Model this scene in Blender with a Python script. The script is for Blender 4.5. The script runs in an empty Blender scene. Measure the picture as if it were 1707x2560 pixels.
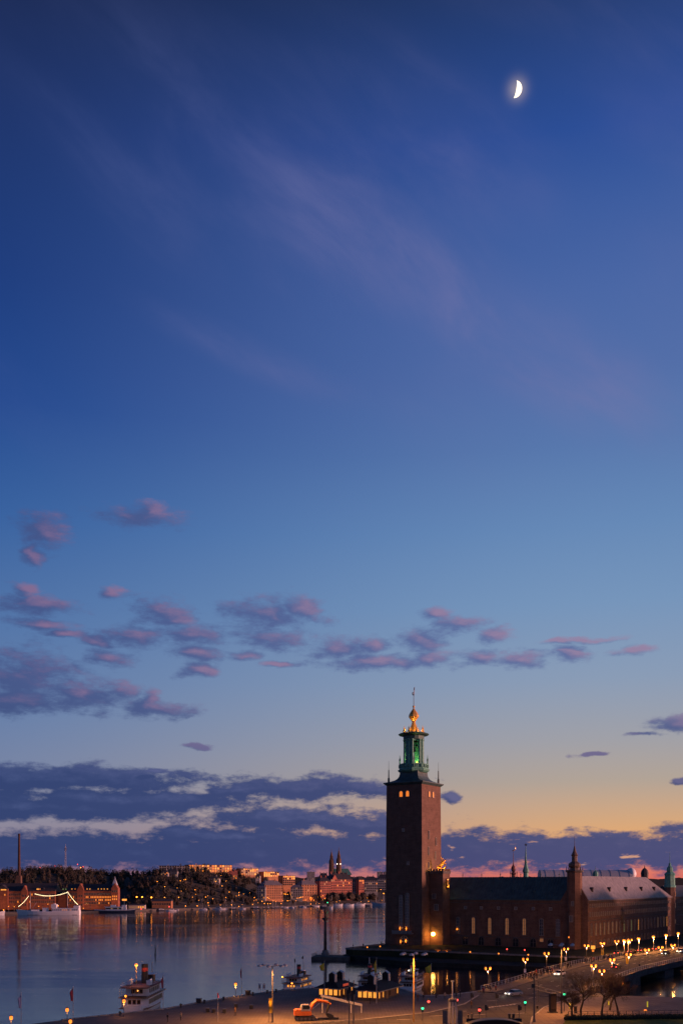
import bpy, math, random
from math import sin, cos, pi, radians, atan2, sqrt, atan
from mathutils import Vector, Matrix
random.seed(7)
S = bpy.context.scene
C = S.collection
# ------------------------------------------------------------------ camera
# level 35 mm shift-lens view from a roof terrace 28.4 m above the lake
F, CX, HY, H = 2489.0, 853.5, 2210.0, 28.4
cam = bpy.data.cameras.new('camera')
cam.sensor_fit = 'HORIZONTAL'; cam.sensor_width = 24.0; cam.lens = 35.0
cam.shift_y = 930.0 / 1707.0
cam.clip_start = 1.0; cam.clip_end = 30000
camo = bpy.data.objects.new('camera', cam); C.objects.link(camo)
camo.location = (0, 0, H); camo.rotation_euler = (pi / 2, 0, 0)
S.camera = camo
S.view_settings.view_transform = 'Standard'; S.view_settings.look = 'None'
S.view_settings.exposure = 0.0; S.view_settings.gamma = 1.0
S.view_settings.use_curve_mapping = False
S.cycles.use_denoising = True
S.cycles.max_bounces = 6; S.cycles.diffuse_bounces = 2; S.cycles.glossy_bounces = 3
S.cycles.sample_clamp_indirect = 4.0; S.cycles.caustics_reflective = False; S.cycles.caustics_refractive = False
S.cycles.use_light_tree = True

def lin(r, g, b):
    def f(c):
        c /= 255.0
        return c / 12.92 if c <= 0.04045 else ((c + 0.055) / 1.055) ** 2.4
    return (f(r), f(g), f(b), 1.0)

class NT:
    """tiny node-tree writer"""
    def __init__(s, tree): s.t = tree; s.n = tree.nodes; s.l = tree.links
    def node(s, typ, **kw):
        n = s.n.new(typ)
        for k, v in kw.items(): setattr(n, k, v)
        return n
    def put(s, sock, val):
        if isinstance(val, bpy.types.NodeSocket): s.l.new(val, sock)
        else: sock.default_value = val
    def m(s, op, a, b=0.0, c=None, clamp=False):
        n = s.node('ShaderNodeMath', operation=op, use_clamp=clamp)
        s.put(n.inputs[0], a); s.put(n.inputs[1], b)
        if c is not None: s.put(n.inputs[2], c)
        return n.outputs[0]
    def vm(s, op, a, b=None, c=None):
        n = s.node('ShaderNodeVectorMath', operation=op)
        s.put(n.inputs[0], a)
        if b is not None: s.put(n.inputs[1], b)
        if c is not None: s.put(n.inputs[2], c)
        return n
    def ramp(s, fac, stops, interp='EASE'):
        n = s.node('ShaderNodeValToRGB'); cr = n.color_ramp; cr.interpolation = interp
        while len(cr.elements) < len(stops): cr.elements.new(0.5)
        for e, (p, c) in zip(cr.elements, stops): e.position = p; e.color = c
        s.put(n.inputs[0], fac); return n.outputs[0]
    def mix(s, fac, a, b, blend='MIX'):
        n = s.node('ShaderNodeMix', data_type='RGBA', blend_type=blend)
        s.put(n.inputs[0], fac); s.put(n.inputs[6], a); s.put(n.inputs[7], b)
        return n.outputs[2]
    def noise(s, vec, scale, detail=4.0, rough=0.55, dist=0.0):
        n = s.node('ShaderNodeTexNoise')
        s.put(n.inputs['Vector'], vec); n.inputs['Scale'].default_value = scale
        n.inputs['Detail'].default_value = detail; n.inputs['Roughness'].default_value = rough
        n.inputs['Distortion'].default_value = dist
        return n.outputs[0]
    def step(s, x, a, b, lo=0.0, hi=1.0):
        n = s.node('ShaderNodeMapRange', interpolation_type='SMOOTHSTEP')
        s.put(n.inputs[0], x); n.inputs[1].default_value = a; n.inputs[2].default_value = b
        n.inputs[3].default_value = lo; n.inputs[4].default_value = hi
        return n.outputs[0]

# ------------------------------------------------------------------ sky
SUN_AZ = radians(98)        # the sun has just gone, to the right of the view
SUN_EL = radians(3.2)
W = bpy.data.worlds.new('World'); S.world = W; W.use_nodes = True
wt = W.node_tree; wt.nodes.clear(); k = NT(wt)
D = k.node('ShaderNodeTexCoord').outputs['Generated']
sp = k.node('ShaderNodeSeparateXYZ'); k.put(sp.inputs[0], D)
dx, dy, dz = sp.outputs
az = k.m('ARCTAN2', dx, dy)
rr = k.m('SQRT', k.m('ADD', k.m('MULTIPLY', dx, dx), k.m('MULTIPLY', dy, dy)))
el = k.m('DIVIDE', dz, k.m('MAXIMUM', rr, 0.02))          # tangent of the elevation
ela = k.m('MAXIMUM', el, 0.0)
side = k.step(k.m('COSINE', k.m('SUBTRACT', az, radians(70))), -0.10, 0.60)
fac = k.m('MULTIPLY', ela, 1.0, clamp=True)
left = k.ramp(fac, [(e_, lin(*c_)) for e_, c_ in ((0.0, (150, 108, 126)), (0.02, (152, 118, 138)), (0.045, (138, 130, 150)), (0.075, (134, 138, 160)), (0.11, (114, 130, 165)),
    (0.165, (98, 125, 169)), (0.245, (80, 115, 167)), (0.35, (52, 95, 158)), (0.46, (28, 69, 140)), (0.58, (25, 57, 122)), (0.73, (30, 51, 104)), (0.9, (27, 37, 72)))], 'LINEAR')
right = k.ramp(fac, [(e_, lin(*c_)) for e_, c_ in ((0.0, (218, 104, 90)), (0.014, (222, 122, 104)), (0.03, (228, 150, 104)), (0.045, (226, 168, 114)), (0.062, (212, 167, 126)), (0.10, (178, 163, 150)), (0.14, (160, 160, 167)),
    (0.2, (138, 156, 182)), (0.275, (118, 149, 187)), (0.35, (102, 137, 183)), (0.43, (88, 120, 173)), (0.5, (82, 110, 168)), (0.58, (74, 103, 165)), (0.66, (62, 93, 159)), (0.74, (44, 78, 150)), (0.9, (34, 56, 104)))], 'LINEAR')
side = k.mix(k.step(ela, 0.02, 0.13), k.m('MULTIPLY', side, side), side)
sky = k.mix(side, left, right)
# the sky goes on darkening away from the sunset, into the east
east = k.step(k.m('COSINE', k.m('SUBTRACT', az, radians(70))), -0.85, 0.05)
# px-like angular coordinates
cq = k.node('ShaderNodeCombineXYZ'); k.put(cq.inputs[0], k.m('MULTIPLY', az, F)); k.put(cq.inputs[1], k.m('MULTIPLY', el, F))
Q = cq.outputs[0]
# thin high cirrus drawn out towards the lower right
def rot_uv(vec, ang, su, sv):
    """coordinates along and across a direction ang in the sky"""
    u_ = k.vm('DOT_PRODUCT', vec, (cos(ang) * su, sin(ang) * su, 0)).outputs['Value']; v_ = k.vm('DOT_PRODUCT', vec, (-sin(ang) * sv, cos(ang) * sv, 0)).outputs['Value']
    c_ = k.node('ShaderNodeCombineXYZ'); k.put(c_.inputs[0], u_); k.put(c_.inputs[1], v_); return c_.outputs[0]
ci = k.noise(rot_uv(Q, radians(-42), 0.0022, 0.0052), 1.0, 6.0, 0.6, 0.3)
ci2 = k.noise(rot_uv(Q, radians(-36), 0.0008, 0.0019), 1.0, 3.0, 0.5, 0.3)
wisp = 0.0
for (bx_, by_, rl_, rw_, an_) in ((1000, 650, 560, 150, -44), (1360, 880, 440, 120, -40), (620, 890, 300, 50, -22), (330, 470, 300, 120, -42), (1130, 330, 320, 130, -42), (760, 560, 300, 150, -60)):
    a_ = atan((bx_ - CX) / F); qx, qy = a_ * F, (HY - by_) * cos(a_)
    off = k.vm('SUBTRACT', Q, (qx, qy, 0)).outputs[0]
    ln_ = k.vm('LENGTH', rot_uv(off, radians(an_), 1.0 / rl_, 1.0 / rw_)).outputs['Value']
    wisp = k.m('ADD', wisp, k.m('MULTIPLY', k.step(ln_, 1.4, 0.0), {330: 0.5, 1130: 0.4, 760: 0.5, 1000: 0.7, 1360: 1.25}.get(bx_, 0.9)))
wisp = k.m('MINIMUM', wisp, 1.0)
cif = k.m('MULTIPLY', k.m('ADD', k.step(ci, 0.34, 0.74), 0.25), k.m('ADD', k.m('MULTIPLY', wisp, 0.8), k.m('MULTIPLY', k.step(ci2, 0.42, 0.7), 0.35)))
cif = k.m('MULTIPLY', cif, k.m('MULTIPLY', k.step(el, 0.34, 0.5), k.step(el, 0.98, 0.78)))
sky = k.mix(k.m('MULTIPLY', cif, 0.44), sky, k.mix(side, lin(80, 98, 158), lin(122, 120, 168)))
# clouds: ragged ellipses (x, y, rx, ry) in the sky, plus a bank that runs round the horizon
blobs = [(108, 1325, 62, 46), (88, 1380, 26, 36), (350, 1292, 118, 24), (372, 1282, 40, 26), (71, 1472, 34, 18), (93, 1514, 95, 26), (104, 1558, 80, 15),
 (291, 1489, 34, 18), (405, 1525, 82, 30), (440, 1550, 60, 24), (346, 1592, 84, 26), (247, 1604, 46, 13), (480, 1592, 95, 34), (269, 1640, 60, 25),
 (483, 1633, 75, 20), (494, 1678, 50, 19), (670, 1532, 130, 34), (755, 1518, 54, 36), (675, 1595, 104, 30), (620, 1642, 40, 14),
 (40, 1695, 150, 76), (30, 1750, 130, 40), (190, 1738, 120, 44), (285, 1727, 60, 24), (400, 1772, 94, 28), (386, 1753, 34, 28),
 (848, 1621, 78, 30), (944, 1658, 140, 19), (931, 1616, 50, 24), (1040, 1604, 64, 32), (1079, 1650, 68, 23), (1098, 1538, 40, 22),
 (1150, 1566, 68, 24), (1233, 1592, 44, 22), (1200, 1640, 46, 20), (1303, 1648, 90, 20), (1430, 1637, 46, 20), (1586, 1629, 54, 11),
 (1457, 1600, 90, 9), (1700, 1808, 66, 22), (1612, 1838, 46, 7), (1700, 1949, 34, 11), (1473, 1888, 36, 6), (1120, 1988, 34, 14),
 (500, 1870, 34, 8), (395, 1930, 36, 7), (160, 1585, 60, 10), (700, 1665, 60, 8),
 (130, 1950, 420, 36), (300, 2000, 430, 40), (600, 1975, 130, 24), (780, 1972, 260, 32), (150, 2020, 330, 36), (700, 2045, 240, 36), (920, 2062, 190, 34), (560, 2090, 260, 26),
 (-420, 1960, 420, 60), (-900, 1985, 420, 70), (2250, 1800, 190, 26), (2500, 1950, 320, 28)]
wn = k.node('ShaderNodeTexNoise'); k.put(wn.inputs['Vector'], k.vm('MULTIPLY', Q, (0.010, 0.018, 1)).outputs[0]); wn.inputs['Scale'].default_value = 1.0; wn.inputs['Detail'].default_value = 6.0
wv = k.vm('SUBTRACT', wn.outputs['Color'], (0.5, 0.5, 0.5)).outputs[0]
Qw = k.vm('MULTIPLY_ADD', wv, (100, 38, 0), Q).outputs[0]
# horizon bank: depth measured across a band between 25 and 58 thousandths of elevation
spw = k.node('ShaderNodeSeparateXYZ'); k.put(spw.inputs[0], k.vm('MULTIPLY_ADD', wv, (0, 22, 0), Q).outputs[0])
low = k.noise(k.vm('MULTIPLY', Q, (0.0022, 0.004, 1)).outputs[0], 1.0, 3.0)
fd = k.m('DIVIDE', k.m('ABSOLUTE', k.m('SUBTRACT', k.m('ADD', spw.outputs[1], k.m('MULTIPLY', k.m('SUBTRACT', low, 0.5), 18.0)), 80.0)), 52.0)
fd2 = fd; Qs = k.vm('ADD', Qw, (30, 16, 0)).outputs[0]      # the same clouds a step towards the sun
for (bx_, by_, rx_, ry_) in blobs:
    a_ = atan((bx_ - CX) / F)
    qx, qy = a_ * F, (HY - by_) * cos(a_)
    s_ = k.vm('MULTIPLY_ADD', Qw, (1.0 / rx_, 1.0 / ry_, 0.0), (-qx / rx_, -qy / ry_, 0.0)).outputs[0]
    fd = k.m('MINIMUM', fd, k.vm('LENGTH', s_).outputs['Value'])
    s_ = k.vm('LENGTH', k.vm('MULTIPLY_ADD', Qs, (1.0 / rx_, 1.0 / ry_, 0.0), (-qx / rx_, -qy / ry_, 0.0)).outputs[0]).outputs['Value']
    fd2 = k.m('MINIMUM', fd2, s_)
hi = k.step(el, 0.10, 0.20)
n1 = k.noise(k.vm('MULTIPLY', Q, (0.0105, 0.024, 1)).outputs[0], 1.0, 10.0, 0.66)
nf = k.noise(k.vm('MULTIPLY', Q, (0.040, 0.090, 1)).outputs[0], 1.0, 4.0, 0.6)
dens = k.m('ADD', k.m('SUBTRACT', 1.0, fd), k.m('ADD', k.m('MULTIPLY', k.m('SUBTRACT', n1, 0.5), 2.6), k.m('MULTIPLY', k.m('SUBTRACT', nf, 0.5), k.m('ADD', 0.35, k.m('MULTIPLY', hi, 0.35)))))
n2 = k.noise(k.vm('MULTIPLY_ADD', Q, (0.0105, 0.024, 1), (0.3, 0.36, 0)).outputs[0], 1.0, 8.0, 0.66)
lit = k.step(k.m('ADD', k.m('MULTIPLY', k.m('SUBTRACT', n1, n2), 0.9), k.m('MULTIPLY', k.m('SUBTRACT', fd2, fd), 0.55)), -0.02, 0.74)
cov = k.m('ADD', k.m('MULTIPLY', k.step(dens, -0.38, 0.75), k.m('MULTIPLY', hi, 0.88)), k.m('MULTIPLY', k.step(dens, -0.22, 0.40), k.m('MULTIPLY', k.m('SUBTRACT', 1.0, hi), 0.97)))
cdark = k.mix(hi, k.mix(side, lin(46, 64, 112), lin(64, 74, 120)), k.mix(side, lin(64, 80, 130), lin(88, 102, 152)))
clit = k.mix(hi, k.mix(side, lin(74, 90, 138), lin(98, 96, 136)), k.mix(side, lin(132, 104, 140), lin(150, 126, 158)))
ccol = k.mix(lit, cdark, clit)
sky = k.mix(cov, sky, ccol)
# small gaps in the bank near the sunset catch orange
n3 = k.noise(k.vm('MULTIPLY', Q, (0.012, 0.05, 1)).outputs[0], 1.0, 4.0, 0.55)
gap = k.m('MULTIPLY', k.m('MULTIPLY', k.step(n3, 0.63, 0.72), k.step(side, 0.45, 0.8)), k.m('MULTIPLY', k.step(el, 0.012, 0.022), k.step(el, 0.05, 0.036)))
sky = k.mix(k.m('MULTIPLY', gap, 0.8), sky, lin(226, 166, 128))
# aureole of the moon in the thin cloud
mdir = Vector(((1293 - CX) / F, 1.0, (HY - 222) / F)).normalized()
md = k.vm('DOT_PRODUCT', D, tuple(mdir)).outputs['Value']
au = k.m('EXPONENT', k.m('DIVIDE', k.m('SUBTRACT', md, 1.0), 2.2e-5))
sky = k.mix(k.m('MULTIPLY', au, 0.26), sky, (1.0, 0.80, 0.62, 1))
# faint multiple-scattered daylight from the physical sky model
ns = k.node('ShaderNodeTexSky'); ns.sky_type = 'NISHITA'; ns.sun_disc = False
ns.sun_elevation = SUN_EL; ns.sun_rotation = SUN_AZ
sky = k.mix(1.0, sky, k.mix(east, (0.72, 0.76, 0.80, 1), (1, 1, 1, 1)), 'MULTIPLY')
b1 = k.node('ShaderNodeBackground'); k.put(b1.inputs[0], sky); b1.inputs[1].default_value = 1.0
b2 = k.node('ShaderNodeBackground'); k.put(b2.inputs[0], ns.outputs[0]); b2.inputs[1].default_value = 0.0006
ad = k.node('ShaderNodeAddShader'); wt.links.new(b1.outputs[0], ad.inputs[0]); wt.links.new(b2.outputs[0], ad.inputs[1])
wo = k.node('ShaderNodeOutputWorld'); wt.links.new(ad.outputs[0], wo.inputs[0])
# ------------------------------------------------------------------ last light of the sun
sl = bpy.data.lights.new('sun', 'SUN'); sl.energy = 5.0; sl.angle = radians(5.5); sl.color = (1.0, 0.43, 0.33)
so = bpy.data.objects.new('sun', sl); C.objects.link(so)
LAZ = SUN_AZ
so.rotation_euler = Vector((sin(LAZ) * cos(SUN_EL), cos(LAZ) * cos(SUN_EL), sin(SUN_EL))).to_track_quat('Z', 'Y').to_euler()
# ------------------------------------------------------------------ helpers
def gp(px, py, z=0.0):
    """ground point measured off the photograph, on the level z"""
    Y = F * (H - z) / (py - HY)
    return ((px - CX) * Y / F, Y)
def interp(tab, x):
    if x <= tab[0][0]: return tab[0][1]
    for (a, b), (c, d) in zip(tab[:-1], tab[1:]):
        if x <= c: return b + (d - b) * (x - a) / (c - a)
    return tab[-1][1]
# distance of the far shoreline by bearing: it runs away obliquely to the right
SHORE = [(-700, 905), (0, 915), (200, 945), (290, 985), (400, 1040), (508, 1085), (640, 1138), (720, 1175), (780, 1232), (870, 1280), (960, 1395), (1100, 1420), (1700, 1450)]
def shore(px): return interp(SHORE, px)
def dep(px, Y): return Y * shore(px) / 942.0 if Y < 1300 else Y
def wx(px, Y): return (px - CX) * Y / F
def wz(py, Y): return H - (py - HY) * Y / F

MATS = {}
def mat(name, col, rough=0.7, metal=0.0, var=0.25, scale=0.6, emit=None, estr=0.0, spec=0.5, bump=0.0):
    if name in MATS: return MATS[name]
    m = bpy.data.materials.new(name); m.use_nodes = True
    q = NT(m.node_tree); bs = m.node_tree.nodes['Principled BSDF']
    pos = q.node('ShaderNodeNewGeometry').outputs['Position']
    if var > 0:
        n = q.noise(pos, scale, 5.0, 0.6); n2 = q.noise(pos, scale * 9, 3.0, 0.6)
        f = q.m('ADD', q.m('MULTIPLY', n, 0.65), q.m('MULTIPLY', n2, 0.35))
        lo = tuple(c * (1 - var) for c in col[:3]) + (1,); hi = tuple(min(1, c * (1 + var)) for c in col[:3]) + (1,)
        q.put(bs.inputs['Base Color'], q.mix(q.step(f, 0.3, 0.7), lo, hi))
        q.put(bs.inputs['Roughness'], q.m('ADD', rough - 0.06, q.m('MULTIPLY', n2, 0.12), clamp=True))
        if bump:
            b = q.node('ShaderNodeBump'); b.inputs['Strength'].default_value = bump; b.inputs['Distance'].default_value = 0.1
            q.put(b.inputs['Height'], n2); q.put(bs.inputs['Normal'], b.outputs[0])
    else:
        bs.inputs['Base Color'].default_value = tuple(col[:3]) + (1,); bs.inputs['Roughness'].default_value = rough
    bs.inputs['Metallic'].default_value = metal
    bs.inputs['Specular IOR Level'].default_value = spec
    if emit:
        bs.inputs['Emission Color'].default_value = tuple(emit) + (1,); bs.inputs['Emission Strength'].default_value = estr
    MATS[name] = m
    return m

def paving_mat(name, col, sx, sy, var=0.35):
    """worn ground: slab joints, blotches, oil stains"""
    m = bpy.data.materials.new(name); m.use_nodes = True
    q = NT(m.node_tree); bs = m.node_tree.nodes['Principled BSDF']
    pos = q.node('ShaderNodeNewGeometry').outputs['Position']
    br_ = q.node('ShaderNodeTexBrick'); q.put(br_.inputs['Vector'], q.vm('MULTIPLY', pos, (1.0 / sx, 1.0 / sy, 0)).outputs[0])
    br_.inputs['Color1'].default_value = tuple(c * 0.82 for c in col) + (1,); br_.inputs['Color2'].default_value = tuple(c * 1.18 for c in col) + (1,)
    br_.inputs['Mortar'].default_value = tuple(c * 0.5 for c in col) + (1,); br_.inputs['Scale'].default_value = 1.0; br_.inputs['Mortar Size'].default_value = 0.018
    n = q.noise(pos, 0.12, 6.0, 0.65); st = q.noise(q.vm('MULTIPLY', pos, (0.5, 0.9, 1)).outputs[0], 1.0, 5.0, 0.7)
    c1 = q.mix(q.step(n, 0.35, 0.68, 0.0, var), br_.outputs[0], tuple(c * 0.45 for c in col) + (1,))
    c1 = q.mix(q.step(st, 0.60, 0.72, 0.0, 0.5), c1, tuple(c * 0.35 for c in col) + (1,))
    q.put(bs.inputs['Base Color'], c1); bs.inputs['Roughness'].default_value = 0.85; bs.inputs['Specular IOR Level'].default_value = 0.15
    MATS[name] = m
    return m
def brick_mat(name, col, mortar=0.5):
    """weathered brickwork: courses in the fine relief, blotchy tone at wall scale"""
    if name in MATS: return MATS[name]
    m = bpy.data.materials.new(name); m.use_nodes = True
    q = NT(m.node_tree); bs = m.node_tree.nodes['Principled BSDF']
    pos = q.node('ShaderNodeNewGeometry').outputs['Position']
    n = q.noise(pos, 0.35, 6.0, 0.65); n2 = q.noise(pos, 5.0, 3.0, 0.7)
    st = q.noise(q.vm('MULTIPLY', pos, (1.2, 1.2, 0.12)).outputs[0], 1.0, 4.0)
    crs = q.noise(q.vm('MULTIPLY', pos, (0.25, 0.25, 1.7)).outputs[0], 1.0, 3.0, 0.7)
    n = q.m('ADD', q.m('MULTIPLY', n, 0.6), q.m('MULTIPLY', crs, 0.4))
    lo = tuple(c * 0.5 for c in col) + (1,); hi = tuple(c * 1.45 for c in col) + (1,)
    c1 = q.mix(q.step(q.m('ADD', q.m('MULTIPLY', n, 0.5), q.m('MULTIPLY', n2, 0.5)), 0.32, 0.68), lo, hi)
    c1 = q.mix(q.step(st, 0.5, 0.75, 0.0, 0.35), c1, (0.05, 0.035, 0.03, 1))
    q.put(bs.inputs['Base Color'], c1); bs.inputs['Roughness'].default_value = 0.88
    bs.inputs['Specular IOR Level'].default_value = 0.25
    b = q.node('ShaderNodeBump'); b.inputs['Strength'].default_value = 0.6; b.inputs['Distance'].default_value = 0.08
    q.put(b.inputs['Height'], n2); q.put(bs.inputs['Normal'], b.outputs[0])
    MATS[name] = m
    return m

class MB:
    def __init__(s): s.v = []; s.f = []; s.k = []; s.mi = 0
    def add(s, vs, fs):
        o = len(s.v); s.v += [tuple(p) for p in vs]
        for f in fs: s.f.append(tuple(i + o for i in f)); s.k.append(s.mi)
        return s
    def box(s, x0, x1, y0, y1, z0, z1):
        return s.add([(x0, y0, z0), (x1, y0, z0), (x1, y1, z0), (x0, y1, z0), (x0, y0, z1), (x1, y0, z1), (x1, y1, z1), (x0, y1, z1)],
                     [(3, 2, 1, 0), (4, 5, 6, 7), (0, 1, 5, 4), (1, 2, 6, 5), (2, 3, 7, 6), (3, 0, 4, 7)])
    def cbox(s, c, size, rz=0.0, rx=0.0, ry=0.0):
        R = Matrix.Rotation(rz, 3, 'Z') @ Matrix.Rotation(ry, 3, 'Y') @ Matrix.Rotation(rx, 3, 'X')
        a, b, h = size[0] / 2, size[1] / 2, size[2] / 2
        vs = [Vector(c) + R @ Vector(p) for p in ((-a, -b, -h), (a, -b, -h), (a, b, -h), (-a, b, -h), (-a, -b, h), (a, -b, h), (a, b, h), (-a, b, h))]
        return s.add(vs, [(3, 2, 1, 0), (4, 5, 6, 7), (0, 1, 5, 4), (1, 2, 6, 5), (2, 3, 7, 6), (3, 0, 4, 7)])
    def prism(s, poly, z0, z1):
        n = len(poly)
        a = sum(poly[i][0] * poly[(i + 1) % n][1] - poly[(i + 1) % n][0] * poly[i][1] for i in range(n))
        if a < 0: poly = poly[::-1]
        return s.add([(p[0], p[1], z0) for p in poly] + [(p[0], p[1], z1) for p in poly],
                     [tuple(range(n))[::-1], tuple(range(n, 2 * n))] + [(i, (i + 1) % n, (i + 1) % n + n, i + n) for i in range(n)])
    def extrude_y(s, poly, y0, y1):
        """poly in x,z pushed along y"""
        n = len(poly)
        a = sum(poly[i][0] * poly[(i + 1) % n][1] - poly[(i + 1) % n][0] * poly[i][1] for i in range(n))
        if a < 0: poly = poly[::-1]
        return s.add([(p[0], y0, p[1]) for p in poly] + [(p[0], y1, p[1]) for p in poly],
                     [tuple(range(n)), tuple(range(n, 2 * n))[::-1]] + [(i, i + n, (i + 1) % n + n, (i + 1) % n) for i in range(n)])
    def extrude_x(s, poly, x0, x1):
        """poly in y,z pushed along x"""
        n = len(poly)
        a = sum(poly[i][0] * poly[(i + 1) % n][1] - poly[(i + 1) % n][0] * poly[i][1] for i in range(n))
        if a < 0: poly = poly[::-1]
        return s.add([(x0, p[0], p[1]) for p in poly] + [(x1, p[0], p[1]) for p in poly],
                     [tuple(range(n))[::-1], tuple(range(n, 2 * n))] + [(i, (i + 1) % n, (i + 1) % n + n, i + n) for i in range(n)])
    def lathe(s, prof, n=12, c=(0, 0), rot=0.0, sx=1.0, sy=1.0):
        vs, fs = [], []
        for (r, z) in prof:
            for i in range(n):
                a = rot + 2 * pi * i / n
                vs.append((c[0] + r * cos(a) * sx, c[1] + r * sin(a) * sy, z))
        for j in range(len(prof) - 1):
            for i in range(n):
                fs.append((j * n + i, j * n + (i + 1) % n, (j + 1) * n + (i + 1) % n, (j + 1) * n + i))
        fs.append(tuple(range(n))[::-1]); fs.append(tuple(range((len(prof) - 1) * n, len(prof) * n)))
        return s.add(vs, fs)
    def tube(s, pts, rad, n=6):
        pts = [Vector(p) for p in pts]
        if not isinstance(rad, (list, tuple)): rad = [rad] * len(pts)
        vs, fs = [], []
        for i, p in enumerate(pts):
            d = (pts[min(i + 1, len(pts) - 1)] - pts[max(i - 1, 0)])
            d = d.normalized() if d.length > 1e-9 else Vector((0, 0, 1))
            a = d.cross(Vector((0, 0, 1)) if abs(d.z) < 0.9 else Vector((1, 0, 0))).normalized(); b = d.cross(a)
            for j in range(n):
                t = 2 * pi * j / n
                vs.append(p + (a * cos(t) + b * sin(t)) * rad[i])
        for i in range(len(pts) - 1):
            for j in range(n):
                fs.append((i * n + j, i * n + (j + 1) % n, (i + 1) * n + (j + 1) % n, (i + 1) * n + j))
        fs.append(tuple(range(n))); fs.append(tuple(range((len(pts) - 1) * n, len(pts) * n))[::-1])
        return s.add(vs, fs)
    def ball(s, c, r, n=8, m=5):
        if not isinstance(r, (list, tuple)): r = (r, r, r)
        vs = [(c[0], c[1], c[2] - r[2])]; fs = []
        for j in range(1, m):
            t = -pi / 2 + pi * j / m
            for i in range(n):
                a = 2 * pi * i / n
                vs.append((c[0] + r[0] * cos(t) * cos(a), c[1] + r[1] * cos(t) * sin(a), c[2] + r[2] * sin(t)))
        vs.append((c[0], c[1], c[2] + r[2])); top = len(vs) - 1
        for i in range(n): fs.append((0, 1 + (i + 1) % n, 1 + i))
        for j in range(m - 2):
            for i in range(n):
                a = 1 + j * n
                fs.append((a + i, a + (i + 1) % n, a + n + (i + 1) % n, a + n + i))
        a = 1 + (m - 2) * n
        for i in range(n): fs.append((a + i, a + (i + 1) % n, top))
        return s.add(vs, fs)
    def gable(s, x0, x1, y0, y1, z0, z1, axis='x', hip0=0.0, hip1=0.0, over=0.0):
        x0 -= over; x1 += over; y0 -= over; y1 += over
        if axis == 'x':
            ym = (y0 + y1) / 2
            vs = [(x0, y0, z0), (x1, y0, z0), (x1, y1, z0), (x0, y1, z0), (x0 + hip0, ym, z1), (x1 - hip1, ym, z1)]
            return s.add(vs, [(3, 2, 1, 0), (0, 1, 5, 4), (2, 3, 4, 5), (1, 2, 5), (3, 0, 4)])
        xm = (x0 + x1) / 2
        vs = [(x0, y0, z0), (x1, y0, z0), (x1, y1, z0), (x0, y1, z0), (xm, y0 + hip0, z1), (xm, y1 - hip1, z1)]
        return s.add(vs, [(3, 2, 1, 0), (0, 1, 4), (1, 2, 5, 4), (2, 3, 5), (3, 0, 4, 5)])
    def mesh(s, name, mats, smooth=False):
        me = bpy.data.meshes.new(name); me.from_pydata(s.v, [], s.f); me.update()
        for m in (mats if isinstance(mats, (list, tuple)) else [mats]): me.materials.append(m)
        me.polygons.foreach_set('material_index', s.k)
        if smooth: me.polygons.foreach_set('use_smooth', [True] * len(s.f))
        return me

def link(o, parent=None):
    C.objects.link(o)
    if parent is not None: o.parent = parent
    return o
def tag(o, label=None, cat=None, group=None, kind=None):
    if label: o['label'] = label
    if cat: o['category'] = cat
    if group: o['group'] = group
    if kind: o['kind'] = kind
    return o
def part(name, mb, m, parent=None, smooth=False, loc=None, rz=0.0):
    me = mb if isinstance(mb, bpy.types.Mesh) else mb.mesh(name, m, smooth)
    o = bpy.data.objects.new(name, me); link(o, parent)
    if loc is not None: o.location = loc
    if rz: o.rotation_euler = (0, 0, rz)
    return o
def root(name, label, cat, loc=(0, 0, 0), rz=0.0, group=None):
    o = bpy.data.objects.new(name, None); link(o); o.location = loc; o.rotation_euler = (0, 0, rz); o.empty_display_size = 0.3
    return tag(o, label, cat, group)
def dup(src, loc, rz=0.0, label=None, scale=None):
    r = src.copy(); C.objects.link(r); r.location = loc; r.rotation_euler = (0, 0, rz)
    if scale is not None: r.scale = scale
    if label: r['label'] = label
    for ch in list(src.children):
        c = ch.copy(); C.objects.link(c); c.parent = r
        for g in list(ch.children):
            d = g.copy(); C.objects.link(d); d.parent = c
    return r
def point_light(parent, loc, watts, col, rad=0.25, name='lamp_light'):
    l = bpy.data.lights.new(name, 'POINT'); l.energy = watts; l.color = col; l.shadow_soft_size = rad
    o = bpy.data.objects.new(name, l); link(o, parent); o.location = loc
    return o

def flood(parent, loc, aim, watts, col, cone=120, rad=0.4):
    l = bpy.data.lights.new('floodlight', 'SPOT'); l.energy = watts; l.color = col; l.shadow_soft_size = rad; l.spot_size = radians(cone); l.spot_blend = 0.6
    o = bpy.data.objects.new('floodlight', l); link(o, parent); o.location = loc; o.rotation_euler = (-Vector(aim)).to_track_quat('Z', 'Y').to_euler()
    return o

# materials (real base colours; only lamps, lit windows and signals emit)
SOD = (1.0, 0.35, 0.075)
BRICK = brick_mat('brick_dark_red', (0.150, 0.088, 0.064))
BRICK2 = brick_mat('brick_brewery', (0.28, 0.10, 0.062))
BRICK3 = brick_mat('brick_brown', (0.44, 0.20, 0.10))
REDPL = mat('red_plaster', (0.46, 0.14, 0.09), 0.85, scale=0.15)
OCHRE = mat('ochre_plaster', (0.50, 0.25, 0.13), 0.85, scale=0.15)
PALEPL = mat('pale_plaster', (0.50, 0.44, 0.40), 0.85, scale=0.15)
GREYC = mat('grey_concrete', (0.30, 0.29, 0.29), 0.85, scale=0.2)
COPPER = mat('green_copper', (0.10, 0.30, 0.23), 0.6, 0.0, 0.45, 0.9)
COPROOF = mat('dark_copper_roof', (0.045, 0.085, 0.085), 0.55, 0.0, 0.4, 0.5)
SLATE = mat('slate_roof', (0.17, 0.155, 0.165), 0.6, 0.0, 0.35, 0.6)
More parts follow.
